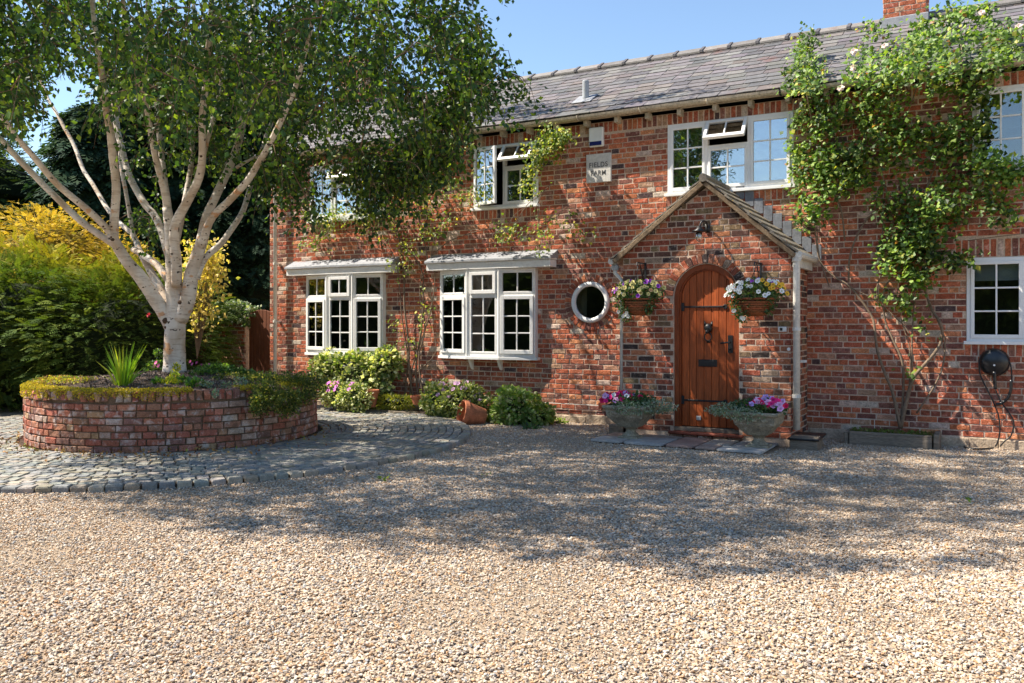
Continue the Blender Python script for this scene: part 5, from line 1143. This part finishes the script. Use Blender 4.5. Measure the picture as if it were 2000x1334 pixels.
# wall lantern
lx_, ly_, lz_ = PY(1368, 452, PYF-.12); ln = thing('wall_lantern', (lx_, PYF-.1, lz_-.15), 'small black swan neck lantern with clear bulb glass above the arched door', 'lantern')
q = MB(); q.tube(smooth([(lx_+.06, PYF-.012, lz_+.05), (lx_+.055, PYF-.07, lz_+.12), (lx_+.03, PYF-.15, lz_+.12), (lx_, PYF-.17, lz_+.05)], 5), .012, 8); q.box(lx_+.03, lx_+.09, PYF-.022, PYF-.010, lz_-.01, lz_+.10); link('arm', q.mesh('arm', M_['black'], True), ln)
q = MB(); q.lathe([(.025, .06), (.035, .03), (.09, .0), (.088, -.01), (.03, .015)], c=(lx_, PYF-.17, lz_), n=20); link('shade', q.mesh('shade', M_['black'], True), ln)
q = MB(); q.lathe([(.034, .0), (.042, -.06), (.036, -.105), (.015, -.125)], c=(lx_, PYF-.17, lz_-.012), n=16); link('glass', q.mesh('glass', M_['glass'], True), ln)
q = MB(); q.lathe([(.012, .0), (.022, -.04), (.018, -.065), (.004, -.075)], c=(lx_, PYF-.17, lz_-.015), n=12); link('bulb', q.mesh('bulb', M_['box_white'], True), ln)
# small plates on the porch front
p = PY(1532, 643, PYF); dp = thing('door_bell', (p[0], PYF, p[2]), 'tiny white bell plate on the right pier of the porch', 'doorbell')
q = MB(); q.box(p[0]-.07, p[0]+.03, PYF-.035, PYF-.006, p[2]-.03, p[2]+.03); link('plate', q.mesh('plate', M_['box_white']), dp, bevel=.004); q = MB(); q.box(p[0]-.045, p[0]-.015, PYF-.040, PYF-.035, p[2]-.018, p[2]+.018); link('button', q.mesh('button', M_['black']), dp)
p = PY(1541, 682, PYF); q = MB(); q.lathe([(.02, 0), (.02, .012), (.008, .014)], n=12); q.V[-1] = q.V[-1][:, [0, 2, 1]]*np.array([1, -1, 1])+np.array([p[0], PYF-.012, p[2]]); link('bell_push', q.mesh('bell_push', M_['box_white']), None, label='small round white push below the bell plate', cat='bell push')
# car charger
ex, ez_ = PY(1942, 708, -.1)[0], PY(1942, 708, -.1)[2]
ch_ = thing('car_charger', (ex, -.05, ez_-.15), 'black round car charger with looped cables right of the rose', 'car charger')
q = MB(); q.lathe([(.001, 0), (.155, 0), (.165, .03), (.15, .10), (.11, .125), (.001, .13)], n=32); q.V[-1] = q.V[-1][:, [0, 2, 1]]*np.array([1, -1, 1])+np.array([ex, -.012, ez_]); link('housing', q.mesh('housing', M_['plastic'], True), ch_)
q = MB(); q.lathe([(.001, 0), (.012, 0), (.012, .005)], n=12); q.V[-1] = q.V[-1][:, [0, 2, 1]]*np.array([1, -1, 1])+np.array([ex+.0, -.142, ez_-.03]); link('badge', q.mesh('badge', M_['box_white']), ch_)
def WC(pts, off): return smooth([PY(u, v, -off) for u, v in pts], 5)
q = MB(); q.tube(WC([(1942, 726), (1943, 745), (1944, 760)], .17), .020, 10); q.tube(WC([(1975, 742), (1974, 762), (1968, 778), (1955, 788), (1945, 790)], .13), .017, 10); link('plug', q.mesh('plug', M_['plastic'], True), ch_)
q = MB(); q.tube(WC([(1952, 692), (1972, 708), (1976, 735), (1975, 755)], .10), .008, 8); q.tube(WC([(1912, 703), (1914, 730), (1925, 755), (1940, 785), (1950, 812), (1953, 840), (1949, 862), (1944, 872)], .10), .0085, 8)
q.tube(WC([(1944, 760), (1955, 785), (1970, 805), (1980, 825), (1975, 850), (1962, 862), (1953, 872)], .11), .0085, 8); q.tube([P3(1915+32*math.cos(a), 872+5*math.sin(a), 10.4-.3*math.sin(a)) for a in np.linspace(0, 2*PI, 30)], .012, 8); q.tube([P3(u, 873, 10.25) for u in (1945, 1975, 2010, 2060)], .012, 8)
link('cable', q.mesh('cable', M_['black'], True), ch_)

# ---------------------------------------------------------------- hanging baskets
def foliage_ball(par, c, R_, n, cols, size, name='foliage', zlow=None, bias=(0, 0, -.2)):
    d = rdir(n); P = np.array(c)+d*np.array(R_)*rng.uniform(.35, 1.05, (n, 1))**.6
    if zlow is not None: P = P[P[:, 2] > zlow]
    mb = MB(); leaves(mb, P, rng.uniform(*size, len(P)), tones(len(P), cols), bias=bias, wid=.36); return link(name, mb.mesh(name, M_['leaf']), par, kind='stuff')
def basket(u, label, blab, flab, cols, br_lab, seed):
    rs = random.Random(seed); y = PYF-.27; c = PY(u, 596, y); x, z = c[0], c[2]
    b_ = thing('hanging_basket', (x, y, z-.12), label, 'hanging basket', 'wicker baskets hung on the porch'); mb = MB(); R_ = .20; nb_ = 30; rows_ = 10
    for j in range(rows_):      # woven strands, over and under
        t0 = j/rows_; el_ = -PI/2*.92+PI/2*.92*t0
        rr, zz = R_*math.cos(el_)**.62, .20*math.sin(el_)*.92+.06
        pts = [(x+(rr+.006*(1 if (i+j) % 2 else -1))*math.cos(2*PI*i/nb_), y+(rr+.006*(1 if (i+j) % 2 else -1))*math.sin(2*PI*i/nb_), z+zz) for i in range(nb_+1)]
        mb.tube(pts, .0125, 5, tone=(.30*rs.uniform(.8, 1.2), .10, .04), cap=False)
    mb.tube([(x+.207*math.cos(a), y+.207*math.sin(a), z+.075) for a in np.linspace(0, 2*PI, 30)], .014, 6, tone=(.26, .09, .04))
    V = []; 
    for j in range(6):
        el_ = -PI/2+PI/2*j/5
        for i in range(20): V.append((x+.188*abs(math.cos(el_))**.62*math.cos(2*PI*i/20), y+.188*abs(math.cos(el_))**.62*math.sin(2*PI*i/20), z+.06+.18*math.sin(el_)))
    mb.add(V, [(j*20+i, j*20+(i+1) % 20, (j+1)*20+(i+1) % 20, (j+1)*20+i) for j in range(5) for i in range(20)], (.08, .035, .02)); link('bowl', mb.mesh('bowl', M_['wicker'], True), b_)
    hz = PY(u, 520, PYF-.27)[2]
    for k in range(3): q = MB(); a = k*2*PI/3+.4; q.tube([(x+.2*math.cos(a), y+.2*math.sin(a), z+.08), (x, y, hz)], .004, 5); link('chain', q.mesh('chain', M_['black']), b_)
    bk = thing('basket_bracket', (x, PYF-.02, hz-.2), br_lab, 'bracket', 'black brackets for hanging baskets'); q = MB(); xo = x+.0
    q.box(xo-.012, xo+.012, PYF-.03, PYF-.011, hz-.28, hz+.06); q.tube([(xo, PYF-.03, hz+.045), (xo, PYF-.32, hz+.045), (xo, PYF-.34, hz+.02), (xo, PYF-.30, hz+.01)], .008, 6); q.tube([(xo, PYF-.03, hz-.24), (xo, PYF-.12, hz-.14), (xo, PYF-.22, hz+.04)], .007, 6); link('arm', q.mesh('arm', M_['black']), bk)
    fp = thing('basket_flowers', (x, y, z+.05), flab, 'flowers', 'flowering plants in the hanging baskets')
    foliage_ball(fp, (x, y, z+.16), (.34, .27, .16), 900, [(.05, .10, .03, 3), (.09, .15, .04, 2), (.13, .19, .06, 1)], (.03, .055)); foliage_ball(fp, (x-.05, y, z+.02), (.30, .2, .12), 260, [(.05, .10, .03, 3), (.09, .15, .04, 2)], (.03, .05), bias=(0, 0, -.8))
    for k in range(58):
        a = rs.uniform(-PI*1.05, .05*PI); e = rs.uniform(-.25, 1.25); rr = rs.uniform(.9, 1.05); p = (x+.35*rr*math.cos(a)*math.cos(e), y+.28*rr*math.sin(a)*math.cos(e)*1.0, z+.15+.17*rr*math.sin(e))
        side = (p[0]-x)/.35+rs.uniform(-.3, .3); col, ht = cols(side, rs); bloom(p, rs.uniform(.024, .034), col, fp, nrm=(p[0]-x, p[1]-y-.3, .15), heart=ht)
    foliage_ball(fp, (x-.12, y-.14, z-.08), (.10, .08, .13), 170, [(.05, .10, .03, 3), (.09, .15, .04, 2)], (.025, .045), bias=(0, 0, -1)); foliage_ball(fp, (x+.18, y-.12, z-.03), (.07, .06, .10), 90, [(.05, .10, .03, 3), (.09, .15, .04, 2)], (.025, .045), bias=(0, 0, -1))
    for k in range(5): p = (x-.12+rs.uniform(-.10, .08), y-.24, z-.10+rs.uniform(-.09, .06)); bloom(p, .026, (.85, .85, .78), fp, nrm=(0, -1, -.1))
def colA(s_, r_):
    if s_ < -.75 or r_.random() < .10: return ((.30, .05, .50), (.1, .02, .1))
    if s_ > .55 and r_.random() < .4: return ((.75, .42, .20), (.5, .3, .05))
    return ((.78, .68, .25), (.35, .12, .03))
def colB(s_, r_):
    if r_.random() < .08: return ((.35, .08, .55), (.1, .02, .1))
    if s_ > .35 and r_.random() < .7: return ((.85, .50, .04), (.25, .06, .02))
    return ((.86, .87, .86), (.35, .42, .12))
basket(1247, 'brown wicker hanging basket on the left of the arched door', 'l', 'cream and purple flowers filling the basket left of the door', colA, 'black iron bracket holding the left flower basket', 3)
basket(1476, 'brown wicker hanging basket on the right of the arched door', 'r', 'white and yellow flowers filling the basket right of the door', colB, 'black iron bracket holding the right flower basket', 8)

# ---------------------------------------------------------------- stone urns with petunias
def urn(u, v, label, flab, mirror, seed):
    rs = random.Random(seed); y = PYF-.42; c = PY(u, v, y); x = c[0]; z0 = .03; t_ = thing('stone_urn', (x, y, z0), label, 'urn', 'cast stone urns beside the door'); q = MB(); s2 = math.sqrt(2)
    def sq_(prof, zz): q.lathe([(r_*s2, z) for r_, z in prof], c=(x, y, zz), n=4, rot=PI/4)
    sq_([(.13, 0), (.13, .035), (.115, .04)], z0); q.lathe([(.115, .04), (.10, .06), (.065, .085), (.055, .115), (.075, .135), (.10, .15)], c=(x, y, z0), n=20); link('pedestal', q.mesh('pedestal', M_['stone']), t_, bevel=.008)
    q = MB(); sq_([(.10, .15), (.12, .155), (.215, .27), (.228, .275), (.228, .285), (.236, .30), (.25, .385), (.275, .392), (.283, .43), (.26, .437), (.24, .432), (.23, .40)], z0); link('bowl', q.mesh('bowl', M_['stone']), t_, bevel=.010)
    for s_ in (-.12, 0, .12): q = MB(); ell(q, (x+s_, y-.25, z0+.34), (.045, .012, .022), 10, 6); link('swag', q.mesh('swag', M_['stone'], True), t_)
    fp = thing('urn_flowers', (x, y, z0+.4), flab, 'flowers', 'petunias planted in the stone urns'); zz = z0+.44
    foliage_ball(fp, (x, y, zz+.04), (.32, .28, .10), 900, [(.05, .11, .04, 3), (.08, .15, .05, 2)], (.03, .06), zlow=zz-.05)
    dx = .30*mirror; foliage_ball(fp, (x+dx, y-.05, zz-.01), (.26, .22, .10), 1000, [(.34, .40, .34, 3), (.20, .28, .20, 2), (.13, .19, .12, 1)], (.018, .034)); foliage_ball(fp, (x+dx*.3, y-.26, zz-.03), (.24, .07, .09), 420, [(.34, .40, .34, 3), (.20, .28, .20, 2)], (.018, .034))
    foliage_ball(fp, (x+dx*1.7, y-.03, zz-.02), (.14, .10, .05), 160, [(.34, .40, .34, 3), (.2, .28, .2, 2)], (.018, .032))
    pal = [((.85, .02, .22), 5), ((.62, .42, .85), 2.6), ((.80, .015, .10), 2.4), ((.86, .45, .75), 1.5), ((.85, .84, .88), .8)]
    for k in range(44):
        a = rs.uniform(-PI, .15); rr = rs.uniform(.1, 1); p = (x-dx*.38+.27*rr*math.cos(a), y+.24*rr*math.sin(a)-.02, zz+.13-.07*rr+rs.uniform(-.02, .04)); col = rs.choices([c_ for c_, _ in pal], [w_ for _, w_ in pal])[0]; bloom(p, rs.uniform(.034, .046), col, fp, nrm=(rs.uniform(-.5, .5), -1, rs.uniform(.2, .9)), heart=tuple(x_*.5 for x_ in col), petals=5)
urn(1232, 800, 'mossy stone urn standing left of the arched door', 'pink and lilac petunias with silver foliage in the left urn', 1, 21)
urn(1482, 806, 'mossy stone urn standing right of the arched door', 'crimson and lilac petunias with silver foliage in the right urn', -1, 34)

# ---------------------------------------------------------------- things along the foot of the wall
def timber(x0, x1, y0, y1, z0, z1, label, name='timber_sleeper', cat='sleeper', mat='timber', rot=0):
    q = MB(); cx, cy = (x0+x1)/2, (y0+y1)/2; q.box(x0-cx, x1-cx, y0-cy, y1-cy, z0, z1, Matrix.Translation((cx, cy, 0))@Matrix.Rotation(rot, 4, 'Z')); return link(name, q.mesh(name, M_[mat]), None, label=label, cat=cat, bevel=.008)
sb = thing('sleeper_bed', (-1.12, -.25, 0), 'low weathered timber sleeper bed at the foot of the climbing rose', 'raised bed')
for b_ in ((-1.60, -.68, -.42, -.36, 0, .165), (-.665, -.60, -.42, -.03, 0, .185), (-1.66, -1.61, -.40, -.03, 0, .16)): q = MB(); q.box(*b_); link('sleeper', q.mesh('sleeper', M_['timber']), sb, bevel=.010)
q = MB(); V = [(x, y, .13+.02*mnoise.noise(Vector((x*6, y*6, 0)))) for y in np.linspace(-.35, -.03, 6) for x in np.linspace(-1.6, -.67, 14)]; q.add(V, [(j*14+i, j*14+i+1, (j+1)*14+i+1, (j+1)*14+i) for j in range(5) for i in range(13)]); link('soil', q.mesh('soil', M_['soil'], True), sb)
mb = MB(); n = 700; P = np.stack([rng.uniform(-1.6, -.68, n), rng.uniform(-.34, -.04, n), rng.uniform(.13, .17, n)], 1); leaves(mb, P, rng.uniform(.015, .04, n), tones(n, [(.12, .17, .03, 3), (.2, .15, .06, 1)]), bias=(0, 0, 1)); link('moss', mb.mesh('moss', M_['leaf']), sb, kind='stuff')
p = PY(1572, 838, -1.05)
q = MB(); x = p[0]; q.box(x-.15, x+.17, -1.20, -.85, 0, .15); link('drain_block', q.mesh('drain_block', M_['timber']), None, label='dark timber block under the right porch downpipe', cat='block', bevel=.01)
q = MB(); q.box(x-.17, x+.19, -1.22, -.70, 0, .022, Matrix.Translation((0, 0, .165))@Matrix.Rotation(.04, 4, 'X')); link('slate_slab', q.mesh('slate_slab', M_['plastic']), None, label='black slate lying over the block below the white downpipe', cat='slate', bevel=.006)
p = PY(1205, 830, -1.0); timber(p[0]-.12, p[0]+.14, -1.0, -.86, 0, .14, 'dark block beside the left urn at the porch corner', 'wall_block', 'block')
p0, p1 = PY(713, 795, -.55), PY(803, 795, -.55); timber(p0[0], p1[0], -.60, -.54, .0, .085, 'pale plank edging the soil below the climber', 'edging_plank', 'plank')
q = MB(); q.box(p0[0], p1[0]+.5, -.54, -.02, 0, .05); link('border_soil', q.mesh('border_soil', M_['soil']), None, kind='structure')
def pot(c, r_, h, label, tilt=0, name='terracotta_pot', rotz=0, cat='pot'):
    q = MB(); q.lathe([(r_*.66, 0), (r_*.94, h*.78), (r_*.94, h*.8), (r_*1.05, h*.8), (r_*1.05, h), (r_*.92, h), (r_*.88, h*.8), (r_*.6, .03)], n=28); M = Matrix.Translation(c)@Matrix.Rotation(rotz, 4, 'Z')@Matrix.Rotation(tilt, 4, 'X'); q.V = [xf(M, v) for v in q.V]
    return link(name, q.mesh(name, M_['terracotta'], False), None, label=label, cat=cat, bevel=.004)
VAR = [(.46, .46, .20, 3), (.16, .22, .06, 3), (.60, .60, .38, 1.6), (.10, .15, .04, 2)]
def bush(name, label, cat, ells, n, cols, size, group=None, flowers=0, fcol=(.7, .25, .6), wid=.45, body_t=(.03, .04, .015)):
    c0 = ells[0][0]; t_ = thing(name, (c0[0], c0[1], 0), label, cat, group); mb = MB(); tot = sum(e[1][0]*e[1][2] for e in ells)
    for i, (c, R_) in enumerate(ells):
        m_ = int(n*R_[0]*R_[2]/tot); d = rdir(m_); c = np.array(c); P = c+d*np.array(R_)*(1+.42*fbm(c+d*np.array(R_), 4.5, i*7.))[:, None]*rng.uniform(.66, 1.08, (m_, 1)); k = (P[:, 2] > .0) & (P[:, 1] < -.02); P = P[k]; dd = d[k]
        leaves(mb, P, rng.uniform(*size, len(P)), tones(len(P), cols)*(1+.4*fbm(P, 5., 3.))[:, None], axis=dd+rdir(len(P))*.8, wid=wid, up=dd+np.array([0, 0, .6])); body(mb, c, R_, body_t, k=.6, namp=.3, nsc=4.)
    link('foliage', mb.mesh('foliage', M_['leaf']), t_, kind='stuff')
    for k in range(flowers):
        c, R_ = RR.choice(ells); a = RR.uniform(-PI, 0); e = RR.uniform(.3, 1.4); p = (c[0]+R_[0]*math.cos(a)*math.cos(e), c[1]+R_[1]*math.sin(a)*math.cos(e), c[2]+R_[2]*math.sin(e)*1.05); bloom(p, .04, fcol, t_, nrm=(0, -1, .8), petals=5, heart=tuple(x_*.7 for x_ in fcol))
    return t_
def E_(u, v, y, ru, rv, ry=None):
    c = PY(u, v, y); s_ = ((CAMD+y)/(CT+(u-1000)/FPX*ST))/FPX; return ((c[0], c[1], c[2]), (ru*s_*1.1, ry or ru*s_*.6, rv*s_))
bush('variegated_ivy', 'cream edged ivy mounded against the wall beneath the left bay window', 'ivy', [E_(690, 735, -.25, 75, 48, .22), E_(750, 715, -.2, 32, 38, .18), E_(640, 720, -.25, 35, 30, .2), E_(740, 770, -.2, 26, 30, .15)], 3800, VAR, (.05, .085), wid=.48)
pot(PY(648, 792, -.62), .17, .30, 'terracotta pot hidden by pale leaves left of the wall border'); pot(PY(722, 795, -.60), .15, .28, 'small terracotta pot behind the plank edging')
bush('pink_flower_plant', 'pale leaved plant with a few mauve flowers in the left terracotta pot', 'potted plant', [E_(655, 770, -.75, 30, 24, .2)], 1100, VAR, (.035, .06), 'variegated plants along the wall', 9, (.72, .2, .62))
bush('pink_flower_plant', 'bushy pale leaved plant in front of the ivy, right of the mauve flowers', 'potted plant', [E_(693, 776, -.8, 34, 27, .22)], 1300, VAR, (.035, .06), 'variegated plants along the wall', 4, (.6, .2, .55))
bush('grassy_tuft', 'yellow green tuft behind the plank below the climber', 'plant', [E_(770, 785, -.4, 45, 12, .15)], 600, [(.35, .33, .04, 3), (.2, .24, .04, 2)], (.05, .09), wid=.15)
bush('border_shrub', 'tall variegated shrub with lilac and pink flower heads under the right bay', 'shrub', [E_(862, 785, -.55, 34, 36, .28), E_(905, 785, -.6, 40, 38, .3), E_(935, 795, -.55, 25, 26, .22)], 3600, [(.36, .38, .14, 3), (.14, .2, .05, 3), (.5, .5, .3, 1.2)], (.045, .075), None, 26, (.74, .42, .62))
bush('round_shrub', 'rounded light green shrub right of the tipped terracotta pot', 'shrub', [E_(1005, 795, -.6, 38, 36, .32), E_(1045, 812, -.5, 38, 22, .25), E_(985, 805, -.6, 22, 28, .2)], 3600, [(.15, .25, .05, 4), (.30, .38, .12, 2), (.48, .5, .28, 1)], (.045, .075))
bush('weed_tuft', 'dark green weed in the gravel before the round shrub', 'weed', [E_(1040, 840, -1.0, 16, 7, .12)], 130, [(.04, .10, .04, 3)], (.05, .09), wid=.3)
bush('weed_tuft', 'bright green weeds at the wall foot left of the porch', 'weed', [E_(1090, 826, -.15, 20, 6, .1)], 150, [(.2, .28, .04, 3)], (.04, .06), wid=.3)
o = pot(PY(945, 815, -.75), .19, .36, 'tipped terracotta pot lying on its side among the shrubs', tilt=1.35, rotz=-.7)
pot(PY(818, 790, -.5), .13, .14, 'shallow mossy bowl at the right end of the plank', name='shallow_bowl', cat='bowl')
p = PY(1183, 792, -.06); q = MB(); q.box(p[0]-.12, p[0]+.08, -.055, -.012, p[2]-.05, p[2]+.04); link('air_brick', q.mesh('air_brick', M_['step']), None, label='red clay air brick low on the wall left of the porch', cat='air brick', bevel=.006)

# ---------------------------------------------------------------- plants in the round bed
def BP(u, v, zc): return P3(u, v, zc)
t_ = thing('iris_clump', tuple(BP(240, 757, 10.15)), 'upright clump of bright green sword leaves at the front of the round bed', 'plant'); mb = MB(); b0 = BP(240, 757, 10.15)
for i in range(74):
    a = RR.uniform(0, 2*PI); L_ = RR.uniform(.24, .60); sp = RR.uniform(.02, .20); lean = np.array([math.cos(a)*sp*1.5, math.sin(a)*sp, L_]); p0 = b0+np.array([math.cos(a)*.05, math.sin(a)*.04, -.02]); side = np.cross(lean/np.linalg.norm(lean), rdir(1)[0]); side /= np.linalg.norm(side); w_ = RR.uniform(.007, .012); p1 = p0+lean*.55-np.array([0, 0, 0]); p2 = p0+lean+np.array([math.cos(a), math.sin(a), -.6])*sp*.35
    tn_ = tones(1, [(.28, .42, .03, 3), (.17, .32, .03, 3), (.42, .45, .05, 1)])[0]; mb.add([p0-side*w_, p0+side*w_, p1-side*w_, p1+side*w_, p2], [(0, 1, 3, 2), (2, 3, 4)], tn_)
link('leaf', mb.mesh('leaf', M_['leaf']), t_, kind='stuff')
def bedplant(name, label, cat, spots, n, cols, size, wid=.4, flowers=(), fcol=(.75, .1, .4), fr=.022, fn='flower'):
    p = BP(*spots[0][:3]); t_ = thing(name, tuple(p), label, cat); mb = MB(); tot = sum(s_[3]*s_[4] for s_ in spots)
    for u, v, zc, ru, rv, ry in spots:
        m_ = int(n*ru*rv/tot); c = BP(u, v, zc); sc = zc/FPX; d = rdir(m_); P = c+d*np.array([ru*sc, ry, rv*sc])*rng.uniform(.4, 1.05, (m_, 1))*(1+.3*fbm(c+d, 3.))[:, None]; leaves(mb, P, rng.uniform(*size, m_), tones(m_, cols)*(1+.5*fbm(P, 6.))[:, None], axis=d+rdir(m_)*.8+np.array([0, 0, .2]), wid=wid)
    link('foliage', mb.mesh('foliage', M_['leaf']), t_, kind='stuff')
    for u, v, zc in flowers: bloom(BP(u, v, zc), fr, fcol, t_, nrm=(0, -1, .5), name=fn, petals=5)
    return t_
CTN = [(.09, .13, .03, 4), (.15, .18, .04, 3), (.42, .36, .10, 1.6), (.05, .085, .028, 1.5)]
bedplant('cotoneaster', 'small leaved cotoneaster spilling over the right side of the brick bed', 'shrub', [(515, 745, 10.9, 60, 18, .35), (575, 760, 10.9, 50, 34, .35), (520, 775, 10.05, 38, 30, .10), (560, 785, 10.2, 36, 28, .12), (600, 755, 11.1, 32, 26, .3), (505, 790, 9.95, 20, 22, .08), (450, 738, 10.9, 30, 10, .25)], 9500, CTN, (.020, .036), .42)
bedplant('euphorbia', 'yellow flowering spurge in front of the birch trunk', 'plant', [(344, 718, 10.7, 8, 8, .04), (340, 738, 10.5, 12, 12, .06), (330, 748, 10.3, 28, 9, .08)], 700, [(.5, .45, .04, 3), (.25, .33, .04, 3)], (.02, .035))
bedplant('strawberry_plant', 'low green strawberry leaves near the front of the brick bed', 'plant', [(380, 750, 10.2, 22, 8, .08), (308, 748, 10.3, 14, 8, .06), (360, 745, 10.4, 12, 7, .08)], 330, [(.10, .22, .03, 3), (.06, .14, .04, 2)], (.035, .06))
bedplant('sedum_mat', 'small grey green succulents on the rim of the brick bed', 'succulent', [(408, 752, 10.0, 9, 6, .05), (420, 768, 9.72, 8, 8, .02), (398, 748, 10.1, 12, 6, .05), (440, 752, 10.1, 14, 6, .06), (470, 746, 10.3, 14, 7, .08)], 420, [(.16, .26, .22, 3), (.28, .32, .2, 2), (.25, .22, .22, 1)], (.02, .034))
bedplant('geranium', 'leafy geranium with tiny pink flowers right of the birch trunk', 'plant', [(420, 722, 11.6, 40, 9, .25), (465, 730, 11.4, 30, 9, .2), (400, 730, 11.2, 22, 6, .2)], 1700, [(.06, .12, .03, 3), (.14, .22, .05, 2)], (.03, .05), flowers=[(375, 711, 11.3), (384, 708, 11.4), (393, 713, 11.5), (371, 706, 11.6), (408, 712, 11.6), (425, 716, 11.6), (445, 722, 11.5)])
bedplant('bergenia', 'few pink flowers on green leaves left of the birch trunk', 'plant', [(305, 712, 12.2, 14, 8, .12), (296, 722, 12.0, 12, 6, .1), (309, 690, 12.3, 5, 8, .06)], 380, [(.05, .1, .03, 3), (.16, .24, .04, 1)], (.03, .05), flowers=[(301, 715, 12), (309, 714, 12), (304, 708, 12.1)], fr=.03)
bedplant('houseleek_patch', 'reddish houseleeks and moss on the left rim of the brick bed', 'plant', [(110, 742, 10.6, 34, 7, .25), (150, 742, 10.5, 26, 6, .25), (90, 746, 10.9, 14, 6, .2)], 1100, [(.34, .2, .12, 3), (.4, .36, .05, 3), (.2, .26, .05, 2)], (.02, .034))
p = BP(252, 462, 14.9)
for u, v, zc, lb in ((273, 538, 13.8, 'red rose bloom in the hedge left of the birch'), (290, 615, 13.6, 'red rose bloom low in the dark hedge')):
    o = bloom(BP(u, v, zc-.25), .042, (.42, .01, .02), None, name='red_bloom', double=True); o['label'] = lb; o['category'] = 'flower'
# fallen leaves and a few weeds on the setts and gravel
mb = MB(); n = 520; a = ACAM+rng.normal(-.2, .9, n); r_ = PR+.05+np.abs(rng.normal(0, .35, n)); P = np.stack([PC[0]+r_*np.cos(a), PC[1]+r_*np.sin(a), np.full(n, .085)], 1)
leaves(mb, P, rng.uniform(.02, .045, n), tones(n, [(.30, .15, .05, 3), (.42, .27, .08, 2), (.2, .08, .04, 2), (.25, .28, .05, .6)]), bias=(0, 0, .15)); link('fallen_leaves', mb.mesh('fallen_leaves', M_['petal']), None, kind='stuff', label='dry brown leaves gathered at the foot of the brick bed')
mb = MB(); 
for u, v, n in ((752, 942, 9), (947, 933, 5), (55, 885, 20), (1890, 985, 3), (20, 890, 8)):
    zc = CAMH*FPX/(v-VH); c = P3(u, v, zc)+np.array([0, 0, .03]); P = c+rng.normal(0, .035, (n, 3))*np.array([1, 1, .2]); leaves(mb, P, .05, tones(n, [(.14, .22, .04, 1), (.3, .32, .05, .5)]), bias=(0, 0, .8), wid=.25)
link('weeds', mb.mesh('weeds', M_['leaf']), None, kind='stuff', label='tiny green weeds sprouting through the gravel')
